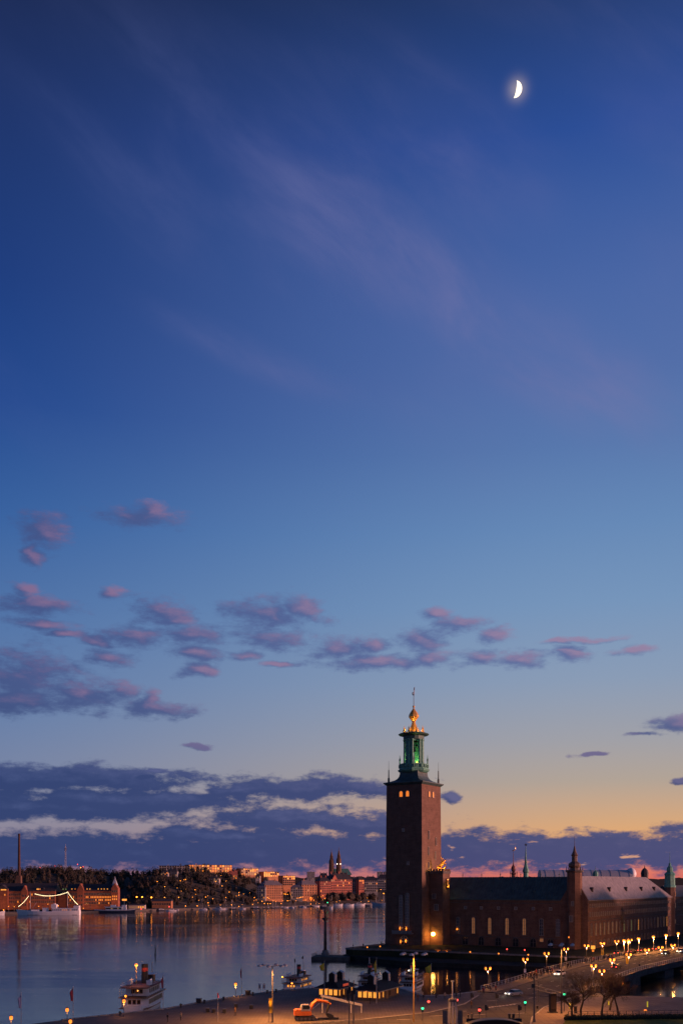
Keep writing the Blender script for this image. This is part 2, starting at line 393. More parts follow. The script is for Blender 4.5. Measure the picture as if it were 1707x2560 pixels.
DROOF = mat('dark_roof', (0.045, 0.04, 0.045), 0.7, 0.0, 0.35, 0.4)
TARROOF = mat('black_tarred_roof', (0.028, 0.022, 0.022), 0.7, 0.0, 0.35, 2.0, spec=0.12)
ZINC = mat('pale_metal_roof', (0.42, 0.44, 0.48), 0.45, 0.0, 0.15, 0.1)
GOLD = mat('gilding', (0.90, 0.46, 0.10), 0.32, 0.45, 0.15, 2.0)
BRONZE = mat('dark_bronze', (0.06, 0.05, 0.035), 0.5, 0.6, 0.3, 2.0)
STONE = mat('granite', (0.22, 0.20, 0.19), 0.85, 0.0, 0.3, 0.8, bump=0.4, spec=0.12)
DSTONE = mat('dark_granite', (0.10, 0.09, 0.085), 0.85, 0.0, 0.35, 0.6, bump=0.4, spec=0.12)
GLASS = mat('window_glass', (0.02, 0.022, 0.028), 0.08, 0.0, 0.0, spec=0.8)
PALEGL = mat('leaded_glass', (0.11, 0.10, 0.10), 0.18, 0.0, 0.2, 3.0, spec=0.9)
FRAME = mat('window_frame', (0.30, 0.26, 0.22), 0.6)
LITO = mat('lit_window_orange', (0.4, 0.2, 0.08), 0.5, 0, 0, emit=(1.0, 0.24, 0.02), estr=0.85)
LITY = mat('lit_window_yellow', (0.4, 0.25, 0.1), 0.5, 0, 0, emit=(1.0, 0.36, 0.045), estr=1.25)
LITD = mat('lit_window_dim', (0.3, 0.2, 0.1), 0.5, 0, 0, emit=(1.0, 0.50, 0.22), estr=0.22)
LITG = mat('lit_window_green', (0.2, 0.3, 0.1), 0.5, 0, 0, emit=(0.5, 0.8, 0.25), estr=0.22)
LAMPO = mat('sodium_lamp', (1, 0.6, 0.2), 0.4, 0, 0, emit=(1.0, 0.235, 0.015), estr=1.7)
LAMPB = mat('sodium_lamp_strong', (1, 0.6, 0.2), 0.4, 0, 0, emit=(1.0, 0.27, 0.022), estr=2.3)
LAMPF = mat('far_street_lamp_glow', (1, 0.6, 0.2), 0.4, 0, 0, emit=(1.0, 0.27, 0.016), estr=7.0)
LAMPW = mat('white_lamp', (1, 0.9, 0.8), 0.4, 0, 0, emit=(1.0, 0.86, 0.66), estr=5.0)
LAMPV = mat('violet_lamp', (0.6, 0.5, 1), 0.4, 0, 0, emit=(0.40, 0.28, 1.0), estr=1.6)
REDL = mat('red_lamp', (1, 0.1, 0.1), 0.4, 0, 0, emit=(1.0, 0.07, 0.05), estr=3.0)
GREENL = mat('green_lamp', (0.1, 1, 0.6), 0.4, 0, 0, emit=(0.03, 1.0, 0.45), estr=1.6)
STEEL = mat('painted_steel', (0.10, 0.10, 0.11), 0.5, 0.3, 0.2, 3.0)
PALEST = mat('pale_steel', (0.42, 0.42, 0.44), 0.5, 0.2, 0.2, 3.0)
BLACK = mat('black_paint', (0.018, 0.018, 0.02), 0.5, 0, 0.2, 3.0)
WHITE = mat('white_paint', (0.80, 0.79, 0.79), 0.45, 0, 0.12, 1.2)
OFFW = mat('worn_white_paint', (0.70, 0.68, 0.70), 0.5, 0, 0.2, 0.8)
DBLUE = mat('dark_blue_hull', (0.03, 0.04, 0.07), 0.4, 0, 0.2, 0.8)
WOOD = mat('varnished_wood', (0.20, 0.09, 0.04), 0.5, 0, 0.3, 2.0)
REDP = mat('red_paint', (0.55, 0.05, 0.04), 0.5, 0, 0.15, 2.0)
ORANGE = mat('orange_machine_paint', (0.55, 0.13, 0.02), 0.5, 0, 0.2, 2.0)
YELLOW = mat('yellow_cloth', (0.80, 0.52, 0.04), 0.8, 0, 0.15, 2.0)
REDCL = mat('red_cloth', (0.45, 0.04, 0.06), 0.85, 0, 0.2, 2.0)
LILAC = mat('pale_flag_cloth', (0.42, 0.38, 0.55), 0.85, 0, 0.15, 2.0)
ASPH = paving_mat('asphalt', (0.088, 0.082, 0.078), 9.0, 4.0, 0.5)
PAVE = paving_mat('quay_paving', (0.16, 0.14, 0.132), 3.0, 1.5, 0.5)
PLAZA = paving_mat('plaza_gravel', (0.24, 0.19, 0.16), 5.0, 2.5, 0.4)
KERB = mat('kerb_granite', (0.30, 0.28, 0.26), 0.8, 0, 0.25, 1.0)
MARK = mat('road_paint', (0.62, 0.58, 0.50), 0.7, 0, 0.25, 2.0)
EARTH = mat('hill_earth', (0.045, 0.040, 0.032), 0.95, 0, 0.4, 0.03)
LAWN = mat('lawn_earth', (0.055, 0.065, 0.03), 0.95, 0, 0.4, 0.08)
GRASS = mat('grass', (0.09, 0.12, 0.03), 0.95, 0, 0.4, 0.8, bump=0.6, spec=0.12)
BARK = mat('bark', (0.055, 0.042, 0.034), 0.9, 0, 0.35, 2.0)
TWIG = mat('twigs', (0.075, 0.052, 0.040), 0.9, 0, 0.3, 1.0)
LEAFD = mat('dark_foliage', (0.044, 0.044, 0.036), 0.9, 0, 0.5, 0.12, spec=0.1)
LEAFB = mat('brown_crown', (0.058, 0.048, 0.040), 0.9, 0, 0.5, 0.12, spec=0.1)
SKIN = mat('skin', (0.45, 0.28, 0.20), 0.6, 0, 0)
CLOTH = [mat('coat_%s' % n_, c_, 0.9, 0, 0.15, 4.0) for n_, c_ in (('black', (0.02, 0.02, 0.024)), ('navy', (0.03, 0.035, 0.06)), ('brown', (0.10, 0.06, 0.04)), ('beige', (0.34, 0.26, 0.19)), ('red', (0.32, 0.04, 0.04)))]
TROUS = mat('trousers', (0.03, 0.03, 0.04), 0.9, 0, 0.15, 4.0)
# ------------------------------------------------------------------ setting: water, land, roads
def water_mat():
    m = bpy.data.materials.new('lake_water'); m.use_nodes = True
    q = NT(m.node_tree); bs = m.node_tree.nodes['Principled BSDF']
    pos = q.node('ShaderNodeNewGeometry').outputs['Position']
    bs.inputs['Base Color'].default_value = (0.006, 0.012, 0.022, 1)
    bs.inputs['IOR'].default_value = 1.33
    big = q.noise(q.vm('MULTIPLY', pos, (0.006, 0.02, 1)).outputs[0], 1.0, 3.0)
    rip = q.noise(q.vm('MULTIPLY', pos, (0.02, 0.10, 1)).outputs[0], 1.0, 4.0, 0.6, 0.8)
    w1 = q.noise(q.vm('MULTIPLY', pos, (0.35, 0.55, 1)).outputs[0], 1.0, 3.0, 0.6, 0.4)
    w2 = q.noise(q.vm('MULTIPLY', pos, (1.3, 2.2, 1)).outputs[0], 1.0, 3.0, 0.6, 0.4)
    h = q.m('ADD', q.m('MULTIPLY', w1, 0.75), q.m('MULTIPLY', w2, 0.25))
    b = q.node('ShaderNodeBump'); b.inputs['Distance'].default_value = 0.12
    q.put(b.inputs['Strength'], q.m('ADD', 0.16, q.m('ADD', q.m('MULTIPLY', q.step(big, 0.42, 0.62), 0.14), q.m('MULTIPLY', q.step(rip, 0.40, 0.65), 0.22))))
    q.put(b.inputs['Height'], h); q.put(bs.inputs['Normal'], b.outputs[0])
    q.put(bs.inputs['Roughness'], q.step(big, 0.40, 0.62, 0.06, 0.10))
    return m
wb = MB(); wb.add([(-9000, -300, 0), (9000, -300, 0), (9000, 16000, 0), (-9000, 16000, 0)], [(0, 1, 2, 3)])
tag(part('water', wb, water_mat()), kind='structure')

QZ = 1.6
quay_edge = [(-130, 100), gp(120, 2556, QZ), gp(153, 2552, QZ), gp(411, 2524, QZ), gp(503, 2507, QZ), gp(559, 2498, QZ), gp(628, 2487, QZ), gp(709, 2477, QZ), (-3, 256.5), (15.5, 252), (19.5, 237), (26, 239), (33.6, 246.5)]
land = quay_edge + [(37, 251.5), (64, 243), (66, 238), (84, 233.5), (120, 226), (260, 190), (260, 60), (-130, 60)]
g = part('quay', MB().prism(land, -2.0, QZ), PAVE); tag(g, kind='structure')
# quay capstones, one by one along the visible edge
cap_me = MB().box(-1.2, 1.2, -0.35, 0.35, 0, 0.16).mesh('capstone', KERB)
for i in range(2, len(quay_edge) - 1):
    a, b = Vector(quay_edge[i]), Vector(quay_edge[i + 1]); L = (b - a).length; n = max(1, int(L / 2.45)); d = (b - a) / n
    for j in range(n):
        c = a + d * (j + 0.5)
        part('capstone', cap_me, None, g, loc=(c.x, c.y, QZ + 0.004), rz=atan2(d.y, d.x))
# road across the quay to the bridge, with kerbs
edgeA = [(700, 2566), (900, 2551), (1078, 2532), (1160, 2512), (1196, 2490)]
edgeB = [(1552, 2458), (1440, 2492), (1360, 2520), (1330, 2545), (1325, 2566)]
roadpoly = [gp(x, y, QZ) for x, y in edgeA] + [(35.6, 249.2), (54.6, 236.9)] + [gp(x, y, QZ) for x, y in edgeB[1:]]
rd = part('road', MB().prism(roadpoly, QZ - 0.05, QZ + 0.006), ASPH); tag(rd, kind='structure')
plz = [gp(x, y, QZ) for x, y in edgeB[1:]] + [(40, 150), (200, 150), (200, 205), (84, 232.6), (66.5, 237), (57, 239)]
tag(part('plaza', MB().prism(plz, QZ - 0.05, QZ + 0.004), PLAZA), kind='structure')
kerb_me = MB().box(-0.98, 0.98, -0.15, 0.15, 0, 0.12).mesh('kerb_stone', KERB)
def kerb_run(pts, off=0.2):
    kb = tag(bpy.data.objects.new('kerb', None), kind='structure'); link(kb)
    for a, b in zip(pts[:-1], pts[1:]):
        a, b = Vector(a), Vector(b); L = (b - a).length; n = max(1, int(L / 2.0)); d = (b - a) / n
        for j in range(n):
            c = a + d * (j + 0.5)
            part('kerb_stone', kerb_me, None, kb, loc=(c.x, c.y, QZ), rz=atan2(d.y, d.x))
kerb_run([gp(x, y, QZ) for x, y in edgeA]); kerb_run([gp(x, y, QZ) for x, y in edgeB[1:]])
# lawn strip at the near right edge
tag(part('lawn', MB().prism([gp(1415, 2551, QZ), gp(1760, 2549, QZ), gp(1760, 2600, QZ), gp(1380, 2600, QZ)], QZ - 0.03, QZ + 0.05), GRASS), kind='structure')

# painted markings
mk = MB().box(-1.5, 1.5, -0.09, 0.09, 0, 0.004).mesh('lane_dash', MARK)
zb = MB().box(-0.5, 0.5, -0.28, 0.28, 0, 0.004).mesh('crossing_bar', MARK)
BD = Vector((0.565, 0.825)).normalized(); BN = Vector((BD.y, -BD.x)); B0 = Vector((34, 247)); BW = 22.8
def deckz(t):
    x = min(1, max(0, (t + 6) / 72)); s = x * x * (3 - 2 * x)
    z = QZ + 0.05 + 2.35 * s
    if t > 105: z -= 0.45 * min(1, (t - 105) / 25)
    return z
def bpt(t, w): p = B0 + BD * t + BN * w; return (p.x, p.y)
for j in range(8):
    c = gp(1222 + j * 9, 2520 - j * 1.1, QZ); part('crossing_bar', zb, None, rd, loc=(c[0], c[1], QZ + 0.010), rz=atan2(BD.y, BD.x))
for (x, y, r) in ((1150, 2530, .35), (1230, 2503, .5), (1290, 2510, .6), (1330, 2496, .8), (1010, 2550, .25), (1090, 2541, .3), (1255, 2490, .8), (1300, 2535, .6), (1200, 2538, .4)):
    c = gp(x, y, QZ); part('lane_dash', mk, None, rd, loc=(c[0], c[1], QZ + 0.010), rz=r)

# island of the town hall: lower quay, terrace, ground behind
isl_front = [(0.5, 375.5), (6, 366), gp(1000, 2404, 1.5), gp(1100, 2408, 1.5), gp(1220, 2413, 1.5), gp(1400, 2421, 1.5), (84, 319)]
island = isl_front + [(112, 305), (150, 322), (215, 400), (420, 560), (420, 900), (120, 900), (55, 560), (16.5, 408)]
isg = part('island_quay', MB().prism(island, -2.0, 1.5), mat('island_ground', (0.035, 0.034, 0.03), 0.95, 0, 0.4, 0.3, spec=0.1)); tag(isg, kind='structure')
terr_front = [(1.6, 376), (4, 372.5), (16.9, 368), (31.7, 359.6), (73, 334), (86, 327)]
terrace = terr_front + [(100, 345), (165, 440), (300, 640), (300, 880), (130, 880), (60, 560), (17.4, 407)]
tg = part('terrace', MB().prism(terrace, 1.4, 3.6), mat('terrace_lawn', (0.032, 0.038, 0.022), 0.95, 0, 0.4, 0.25, spec=0.1)); tag(tg, kind='structure')
# terrace parapet stones along the silhouette and the front
ps = MB().box(-1.24, 1.24, -0.3, 0.3, 0, 0.55).mesh('parapet_stone', STONE)
for a, b in ((terr_front[0], (17.2, 404)), *zip(terr_front[:-1], terr_front[1:])):
    a, b = Vector(a), Vector(b); L = (b - a).length; n = max(1, int(L / 2.5)); d = (b - a) / n
    for j in range(n):
        c = a + d * (j + .5); part('parapet_stone', ps, None, tg, loc=(c.x, c.y, 3.604), rz=atan2(d.y, d.x))

# far shore: quay and hill
fq = [(wx(p_, y_), y_) for p_, y_ in SHORE if p_ <= 1100] + [(500, 1420), (500, 2400), (-900, 2400)]
tag(part('far_quay', MB().prism(fq, -2, 2.0), DSTONE), kind='structure')
RID = [(-700, 40), (0, 39), (120, 41), (200, 38), (300, 36), (400, 37), (480, 37), (600, 34), (650, 26), (720, 20), (800, 17), (900, 15), (1000, 15), (1200, 13), (1700, 12)]
def terr(X, Y):
    px = CX + F * X / Y; g_ = shore(px) / 942.0
    rz = (interp(RID, px) - 2.0) * g_
    s = min(1, max(0, (Y / g_ - interp([(290, 1062), (390, 968)], px)) / 150)); s = s * s * (3 - 2 * s) * 0.5 + s * 0.5
    bumpy = 1.6 * sin(X * 0.031 + Y * 0.02) + 1.1 * sin(X * 0.08 - Y * 0.05)
    return 2.0 + rz * s + bumpy * s
hb = MB(); NX, NY = 130, 26
for j in range(NY + 1):
    for i in range(NX + 1):
        px = -1000 + 2300 * i / NX; Y = (962 + 520 * (j / NY) ** 1.4) * shore(px) / 942.0; X = wx(px, Y)
        hb.v.append((X, Y, terr(X, Y) if j else 1.0))
for j in range(NY):
    for i in range(NX):
        a = j * (NX + 1) + i; hb.f.append((a, a + 1, a + NX + 2, a + NX + 1)); hb.k.append(0)
tag(part('hill', hb, EARTH, smooth=True), kind='structure')
# very distant land on both sides
fb = MB()
def ridge(Y, prof, dep):
    vs = []
    for (px, py) in prof: vs.append((wx(px, Y), Y, wz(py, Y)))
    n = len(vs); allv = vs + [(x, y, -1) for x, y, z in vs] + [(x, y + dep, -1) for x, y, z in vs]
    fb.add(allv, [(i + n, i + 1 + n, i + 1, i) for i in range(n - 1)] + [(i, i + 1, i + 1 + 2 * n, i + 2 * n) for i in range(n - 1)])
random.seed(3)
ridge(2600, [(x, 2197 + 5 * sin(x * .013) + random.uniform(-2.2, 2.2) - (5 if x < 250 else 0)) for x in range(-400, 2300, 9)], 900)
ridge(4200, [(x, 2201 + 3 * sin(x * .007) + random.uniform(-1.2, 1.2)) for x in range(-900, 3200, 14)], 1500)
tag(part('distant_hills', fb, mat('distant_wood', (0.05, 0.05, 0.05), 0.95, 0, 0.3, 0.01)), kind='structure')
# woods on the slope: one mass of bare and evergreen crowns
random.seed(11)
def crown_blob(mb, c, r, h):
    n, m = 7, 5
    o = len(mb.v); vs = []; fs = []
    for j in range(m + 1):
        t = j / m; rad = r * (sin(pi * min(.97, max(.05, t * .92 + .06))) ** .75)
        for i in range(n):
            a = 2 * pi * (i + .5 * (j % 2)) / n; q = random.uniform(.66, 1.25)
            vs.append((c[0] + rad * q * cos(a), c[1] + rad * q * sin(a), c[2] + h * t + random.uniform(-.1, .1) * h))
    for j in range(m):
        for i in range(n):
            fs.append((j * n + i, j * n + (i + 1) % n, (j + 1) * n + (i + 1) % n, (j + 1) * n + i))
    fs.append(tuple(range(m * n, m * n + n)))
    mb.add(vs, fs)
def leaf_tufts(mb, c, r, h, n, s):
    for _ in range(n):
        a = random.uniform(0, 2 * pi); t = random.random(); rad = r * (sin(pi * min(.97, t * .9 + .08)) ** .6) * sqrt(random.uniform(.3, 1.15))
        p = Vector((c[0] + rad * cos(a), c[1] + rad * sin(a), c[2] + h * t * 1.04)); q = [Vector((random.gauss(0, s), random.gauss(0, s), random.gauss(0, s))) for _ in range(3)]
        o = len(mb.v); mb.v += [tuple(p + x) for x in q]; mb.f.append((o, o + 1, o + 2)); mb.k.append(mb.mi)
wd = MB()
for i in range(1500):
    Y0 = 978 + 230 * random.random() ** .9; px = random.uniform(-160, 1000); Y0 += 110 if px < 320 else 0; Y = dep(px, Y0); X = wx(px, Y)
    if px > 640 and random.random() < .5: continue
    if Y0 < 1072 and px < 320: continue
    r = random.uniform(2.2, 4.8); h = random.uniform(5.5, 10.5) * (1.0 if px < 640 else .8)
    if 600 < px: h *= .8
    wd.mi = 0 if random.random() < .45 else 1
    z = terr(X, Y)
    crown_blob(wd, (X, Y, z - .5), r * .55, h * .78); leaf_tufts(wd, (X, Y, z), r, h, 64, .5)
tag(part('hillside_wood', wd, [LEAFD, LEAFB]), 'dark wood of bare and evergreen trees covering the far hillside', 'wood', kind='stuff')
# ------------------------------------------------------------------ town hall
TR = radians(-33); T0 = Vector((29.7, 409.8)); GZ = 3.6
def loc_tower(z=0): return (T0.x, T0.y, z)
# ---- bell tower
tw = root('bell_tower', 'tall tapering red brick tower with green lantern and gilded spire', 'tower', loc_tower(0), TR)
bt = MB()
prof = [(8.62, 1.5), (8.62, 5.0), (8.5, 6.0), (8.42, 20), (8.34, 40), (8.22, 58), (8.14, 68.9)]
bt.lathe([(r * sqrt(2), z) for r, z in prof], 4, rot=pi / 4)
part('shaft', bt, BRICK, tw)
cn = MB(); cn.lathe([(8.2 * 1.414, 68.4), (8.75 * 1.414, 68.9), (9.15 * 1.414, 69.25), (9.15 * 1.414, 69.6), (8.6 * 1.414, 69.7)], 4, rot=pi / 4)
part('cornice', cn, COPROOF, tw)
rf = MB(); rf.lathe([(r * 1.414, z) for r, z in ((8.7, 69.7), (7.1, 70.1), (5.7, 70.7), (4.9, 71.4), (4.42, 72.3), (4.2, 73.4), (4.2, 74.7))], 4, rot=pi / 4)
part('skirt_roof', rf, COPROOF, tw)
pl = MB(); pl.lathe([(5.5, 74.0), (6.4, 74.6), (6.6, 75.2), (6.0, 75.4), (5.9, 75.9), (6.0, 76.1), (6.0, 77.0), (6.15, 77.1), (6.15, 77.5), (4.6, 77.55), (4.6, 77.7)], 8, rot=pi / 8)
gal = part('gallery', pl, COPPER, tw)
bal = MB().box(-.16, .16, -.16, .16, 0, 1.25).mesh('baluster', COPPER)
for i in range(24):
    a = 2 * pi * i / 24; part('baluster', bal, None, gal, loc=(6.02 * cos(a), 6.02 * sin(a), 75.9))
# lantern: four piers with engaged columns, openings on the diagonals
for i in range(4):
    a = i * pi / 2
    pier = MB()
    R = Matrix.Rotation(a, 3, 'Z')
    for (x0, x1, y0, y1) in ((2.9, 3.75, -1.15, 1.15),):
        pier.add([tuple(R @ Vector(p)) for p in ((x0, y0, 77.6), (x1, y0, 77.6), (x1, y1, 77.6), (x0, y1, 77.6), (x0, y0, 87.0), (x1, y0, 87.0), (x1, y1, 87.0), (x0, y1, 87.0))],
                 [(3, 2, 1, 0), (4, 5, 6, 7), (0, 1, 5, 4), (1, 2, 6, 5), (2, 3, 7, 6), (3, 0, 4, 7)])
    po = part('pier', pier, COPPER, tw)
    for yy in (-1.35, 0, 1.35):
        p = R @ Vector((3.95 if yy == 0 else 3.55, yy, 0)); col = MB()
        col.lathe([(.62, 77.6), (.62, 78.0), (.46, 78.2), (.42, 86.9), (.62, 87.3), (.62, 87.7)], 10, c=(p.x, p.y))
        part('column', col, COPPER, po, smooth=False)
# arched ring between piers and the entablature
en = MB()
en.lathe([(4.2, 87.6), (4.3, 88.2), (4.3, 88.9), (4.5, 89.1), (6.0, 89.4), (6.4, 89.75), (6.0, 90.05), (4.6, 90.4), (3.0, 90.8)], 16, rot=pi / 16)
part('entablature', en, mat('dark_green_copper', (0.06, 0.13, 0.11), .6, 0, .4, .9), tw)
for i in range(4):      # round arches over the four openings
    R = Matrix.Rotation(pi / 4 + i * pi / 2, 3, 'Z'); vs = []; fs = []
    for x0_ in (2.9, 3.5):
        for j in range(9):
            t = pi * j / 8
            vs.append(tuple(R @ Vector((x0_, 1.75 - 4.2 * j / 8 + .35, 88.2)))); vs.append(tuple(R @ Vector((x0_, 2.0 * cos(t), 85.4 + 1.7 * sin(t)))))
    for j in range(8):
        a_ = 2 * j; b_ = 18 + 2 * j
        fs += [(a_, a_ + 1, a_ + 3, a_ + 2), (b_, b_ + 2, b_ + 3, b_ + 1), (a_ + 1, b_ + 1, b_ + 3, a_ + 3)]
    part('arch', MB().add(vs, fs), COPPER, tw)
be = MB(); be.lathe([(.95, 82.6), (.9, 82.9), (.62, 83.6), (.5, 84.3), (.3, 84.6), (.1, 84.7)], 12); be.lathe([(.12, 84.6), (.12, 87.4)], 6); be.ball((0, 0, 82.5), .22)
be.box(-2.8, 2.8, -.14, .14, 86.6, 86.9)
part('bell', be, BRONZE, tw)
be2 = MB(); be2.lathe([(.55, 84.9), (.5, 85.1), (.3, 85.7), (.1, 85.9)], 10, c=(1.2, .3)); be2.lathe([(.06, 85.8), (.06, 87.4)], 6, c=(1.2, .3)); part('bell', be2, BRONZE, tw)
gs = MB(); gs.lathe([(2.85, 90.75), (2.5, 91.1), (1.9, 91.9), (1.25, 93.1), (.85, 94.2), (.72, 94.9), (.8, 95.3), (1.3, 96.0), (1.95, 96.8), (2.1, 97.2), (2.05, 97.8), (1.6, 98.7), (.85, 99.7), (.35, 100.4), (.2, 100.9)], 8, rot=pi / 8)
sp_ = part('gilded_spire', gs, GOLD, tw)
part('finial_ball', MB().ball((0, 0, 101.3), .5, 10, 7), GOLD, tw, smooth=True)
rod = MB(); rod.tube([(0, 0, 100.8), (0, 0, 106.5), (0.1, 0, 109.0)], [.13, .1, .04], 6); rod.tube([(-.45, 0, 107.3), (-.5, 0, 106.4), (0, 0, 105.8)], [.2, .22, .08], 6); rod.tube([(.25, 0, 108.1), (.35, 0, 109.3)], [.16, .14], 6)
rod.tube([(0, 0, 105.6), (.3, 0, 106.4), (.28, 0, 108.2)], .07, 5)
part('crown_vane', rod, mat('dark_gilt', (.16, .09, .06), .5, .5), tw)
for a in [pi / 4 * j for j in range(8)]:
    fg = MB(); c = (4.1 * cos(a), 4.1 * sin(a)); fg.lathe([(.55, 90.5), (.42, 91.2), (.2, 91.6), (.32, 92.0), (.12, 92.5), (.03, 93.4)], 6, c=c)
    part('gilded_flame', fg, GOLD, tw)
for (x, y) in ((-7.5, -7.5), (7.5, 7.5)):
    fp = MB(); fp.lathe([(.5, 69.6), (.5, 71.4), (.28, 71.8), (.22, 74.8), (.08, 75.2), (.05, 78.6)], 6, c=(x, y)); part('corner_spire', fp, COPROOF, tw)
for a in (radians(-150), radians(30), radians(-60), radians(120)):
    fp = MB(); fp.lathe([(.35, 77.4), (.3, 78.6), (.42, 79.3), (.16, 80.2), (.05, 81.4)], 6, c=(5.7 * cos(a), 5.7 * sin(a))); part('gallery_statue', fp, COPPER, tw)
# green-lit interior of the lantern and gold floodlights
point_light(tw, (0.0, 0, 78.6), 420, (0.55, 1.0, 0.35), .3)
point_light(tw, (1.35, .2, 79.2), 190, (1.0, .75, .08), .2)
lb = MB(); lb.lathe([(.35, 77.7), (.4, 78.2), (.2, 78.5)], 8, c=(1.4, .2)); part('floodlight', lb, mat('flood_glow', (1, .8, .2), .4, 0, 0, emit=(1, .7, .1), estr=3), tw)
for a in (radians(-120), radians(-30), radians(60), radians(150)):
    point_light(tw, (3.0 * cos(a), 3.0 * sin(a), 91.6), 240, (1.0, .55, .15), .12)
def arch_window(w, h, d=.28, frame=FRAME, pane=GLASS, mull=True, sill=True):
    """window facing -y; origin at middle of its foot on the wall plane"""
    mb = MB(); t = .14
    mb.mi = 0
    mb.box(-w / 2 - t, -w / 2, -d, .05, 0, h - w * .5); mb.box(w / 2, w / 2 + t, -d, .05, 0, h - w * .5)
    if sill: mb.box(-w / 2 - t - .1, w / 2 + t + .1, -d - .12, .05, -.18, 0)
    pts = [(cos(a), sin(a)) for a in [pi * j / 8 for j in range(9)]]
    for (c0, s0), (c1, s1) in zip(pts[:-1], pts[1:]):
        zb_ = h - w * .5; q = [(c0 * w / 2, zb_ + s0 * w / 2), (c0 * (w / 2 + t), zb_ + s0 * (w / 2 + t)), (c1 * (w / 2 + t), zb_ + s1 * (w / 2 + t)), (c1 * w / 2, zb_ + s1 * w / 2)]
        mb.extrude_y(q, -d, .05)
    if mull:
        mb.box(-.09, .09, -d * .6, .0, 0, h - .1)
        nb = max(2, int(h / 1.1))
        for i_ in range(1, nb): zz = h * i_ / nb; mb.box(-w / 2, w / 2, -d * .5, 0, zz - .06, zz + .06)
    mb.mi = 1
    mb.extrude_y([(-w / 2, 0), (w / 2, 0)] + [(c * w / 2, h - w * .5 + s * w / 2) for c, s in pts], -d * .3, .04)
    return mb.mesh('window', [frame, pane])
def rect_window(w, h, d=.2, frame=FRAME, pane=GLASS, bars=1):
    mb = MB(); t = .12
    mb.box(-w / 2 - t, -w / 2, -d, .05, -t, h + t); mb.box(w / 2, w / 2 + t, -d, .05, -t, h + t); mb.box(-w / 2, w / 2, -d, .05, h, h + t); mb.box(-w / 2, w / 2, -d - .1, .05, -t, 0)
    for b_ in range(bars): x = -w / 2 + w * (b_ + 1) / (bars + 1); mb.box(x - .04, x + .04, -d * .6, 0, 0, h)
    mb.mi = 1; mb.box(-w / 2, w / 2, -d * .3, .04, 0, h)
    return mb.mesh('window', [frame, pane])
WT_lit = arch_window(1.5, 2.3, pane=LITO, mull=False)
for x in (-1.25, 1.75): part('window', WT_lit, None, tw, loc=(x, -8.17, 63.6))
WT2 = arch_window(1.3, 2.3, pane=LITO, mull=False)
for y in (-1.9, 1.4): part('window', WT2, None, tw, loc=(8.17, y, 63.6), rz=pi / 2)
WTs = rect_window(1.0, 1.2, pane=PALEGL)
for (x, z) in ((-.2, 49.5), (2.0, 36.0)): part('window', WTs, None, tw, loc=(x, -8.36, z))
slit = arch_window(1.5, 13.5, .35, pane=PALEGL)
for (x, z) in ((-1.15, 10.2), (1.75, 11.0)): part('window', slit, None, tw, loc=(x, -8.44, z))
ssl = rect_window(.7, 3.2, pane=GLASS)
for (y, z) in ((-2.9, 40.0), (-2.7, 33.8), (3.6, 44.0), (3.0, 38.2), (-2.6, 46.5)): part('window', ssl, None, tw, loc=(8.37, y, z), rz=pi / 2)
# balcony over the lit portal on the water side
bc = MB(); bc.box(-4.4, 4.6, -10.2, -8.5, 8.0, 8.4); bc.box(-4.4, 4.6, -10.25, -10.05, 8.4, 9.4)
for x in (-4.3, -1.4, 1.5, 4.4): bc.box(x - .12, x + .12, -10.28, -10.02, 8.4, 9.6)
part('balcony', bc, STONE, tw)
por = arch_window(3.2, 3.6, .5, STONE, GLASS); part('portal', por, None, tw, loc=(.5, -8.62, 3.7))
for (x, z, w_) in ((-1.3, 10.0, 14), (1.6, 10.0, 14), (-1.0, 4.7, 26), (1.4, 5.0, 26)):
    fl = part('wall_torch', MB().lathe([(.12, z - .5), (.2, z), (.26, z + .3), (.12, z + .75), (.02, z + 1.1)], 8, c=(x, -9.1)), LAMPO, tw)
    point_light(tw, (x, -9.6, z + .3), w_, SOD, .15)
# ---- stair turret against the tower, gilded group on top
tu = root('stair_turret', 'square brick turret beside the tower carrying a gilded statue group', 'tower', loc_tower(0), TR)
t_ = MB(); t_.box(8.7, 14.6, -2.3, 3.9, 1.5, 32.4); part('wall', t_, BRICK, tu)
t_ = MB(); t_.box(8.75, 14.85, -2.55, 4.15, 32.4, 33.0); t_.box(8.75, 14.9, -2.6, 4.2, 33.0, 33.5); part('cornice', t_, DSTONE, tu)
cren = MB().box(-.35, .35, -.25, .25, 0, .8).mesh('merlon', BRICK)
for i in range(5): part('merlon', cren, None, tu, loc=(9.4 + i * 1.25, -2.3, 33.5))
for i in range(5): part('merlon', cren, None, tu, loc=(14.6, -1.2 + i * 1.2, 33.5), rz=pi / 2)
part('window', rect_window(1.5, 1.9, pane=PALEGL), None, tu, loc=(10.6, -2.31, 22.3))
part('window', rect_window(1.8, 2.4, pane=PALEGL), None, tu, loc=(11.6, -2.31, 17.6))
# figure in a gilded niche
nf = MB(); nf.ball((15.0, .9, 30.0), (.35, .4, .5)); nf.lathe([(.75, 26.8), (.7, 27.6), (.5, 28.6), (.6, 29.2), (.3, 29.6)], 10, c=(15.0, .9)); nf.tube([(15, .3, 29.2), (15.4, -.3, 28.4), (15.4, -.2, 27.6)], .16, 6)
part('niche_figure', nf, GOLD, tu)
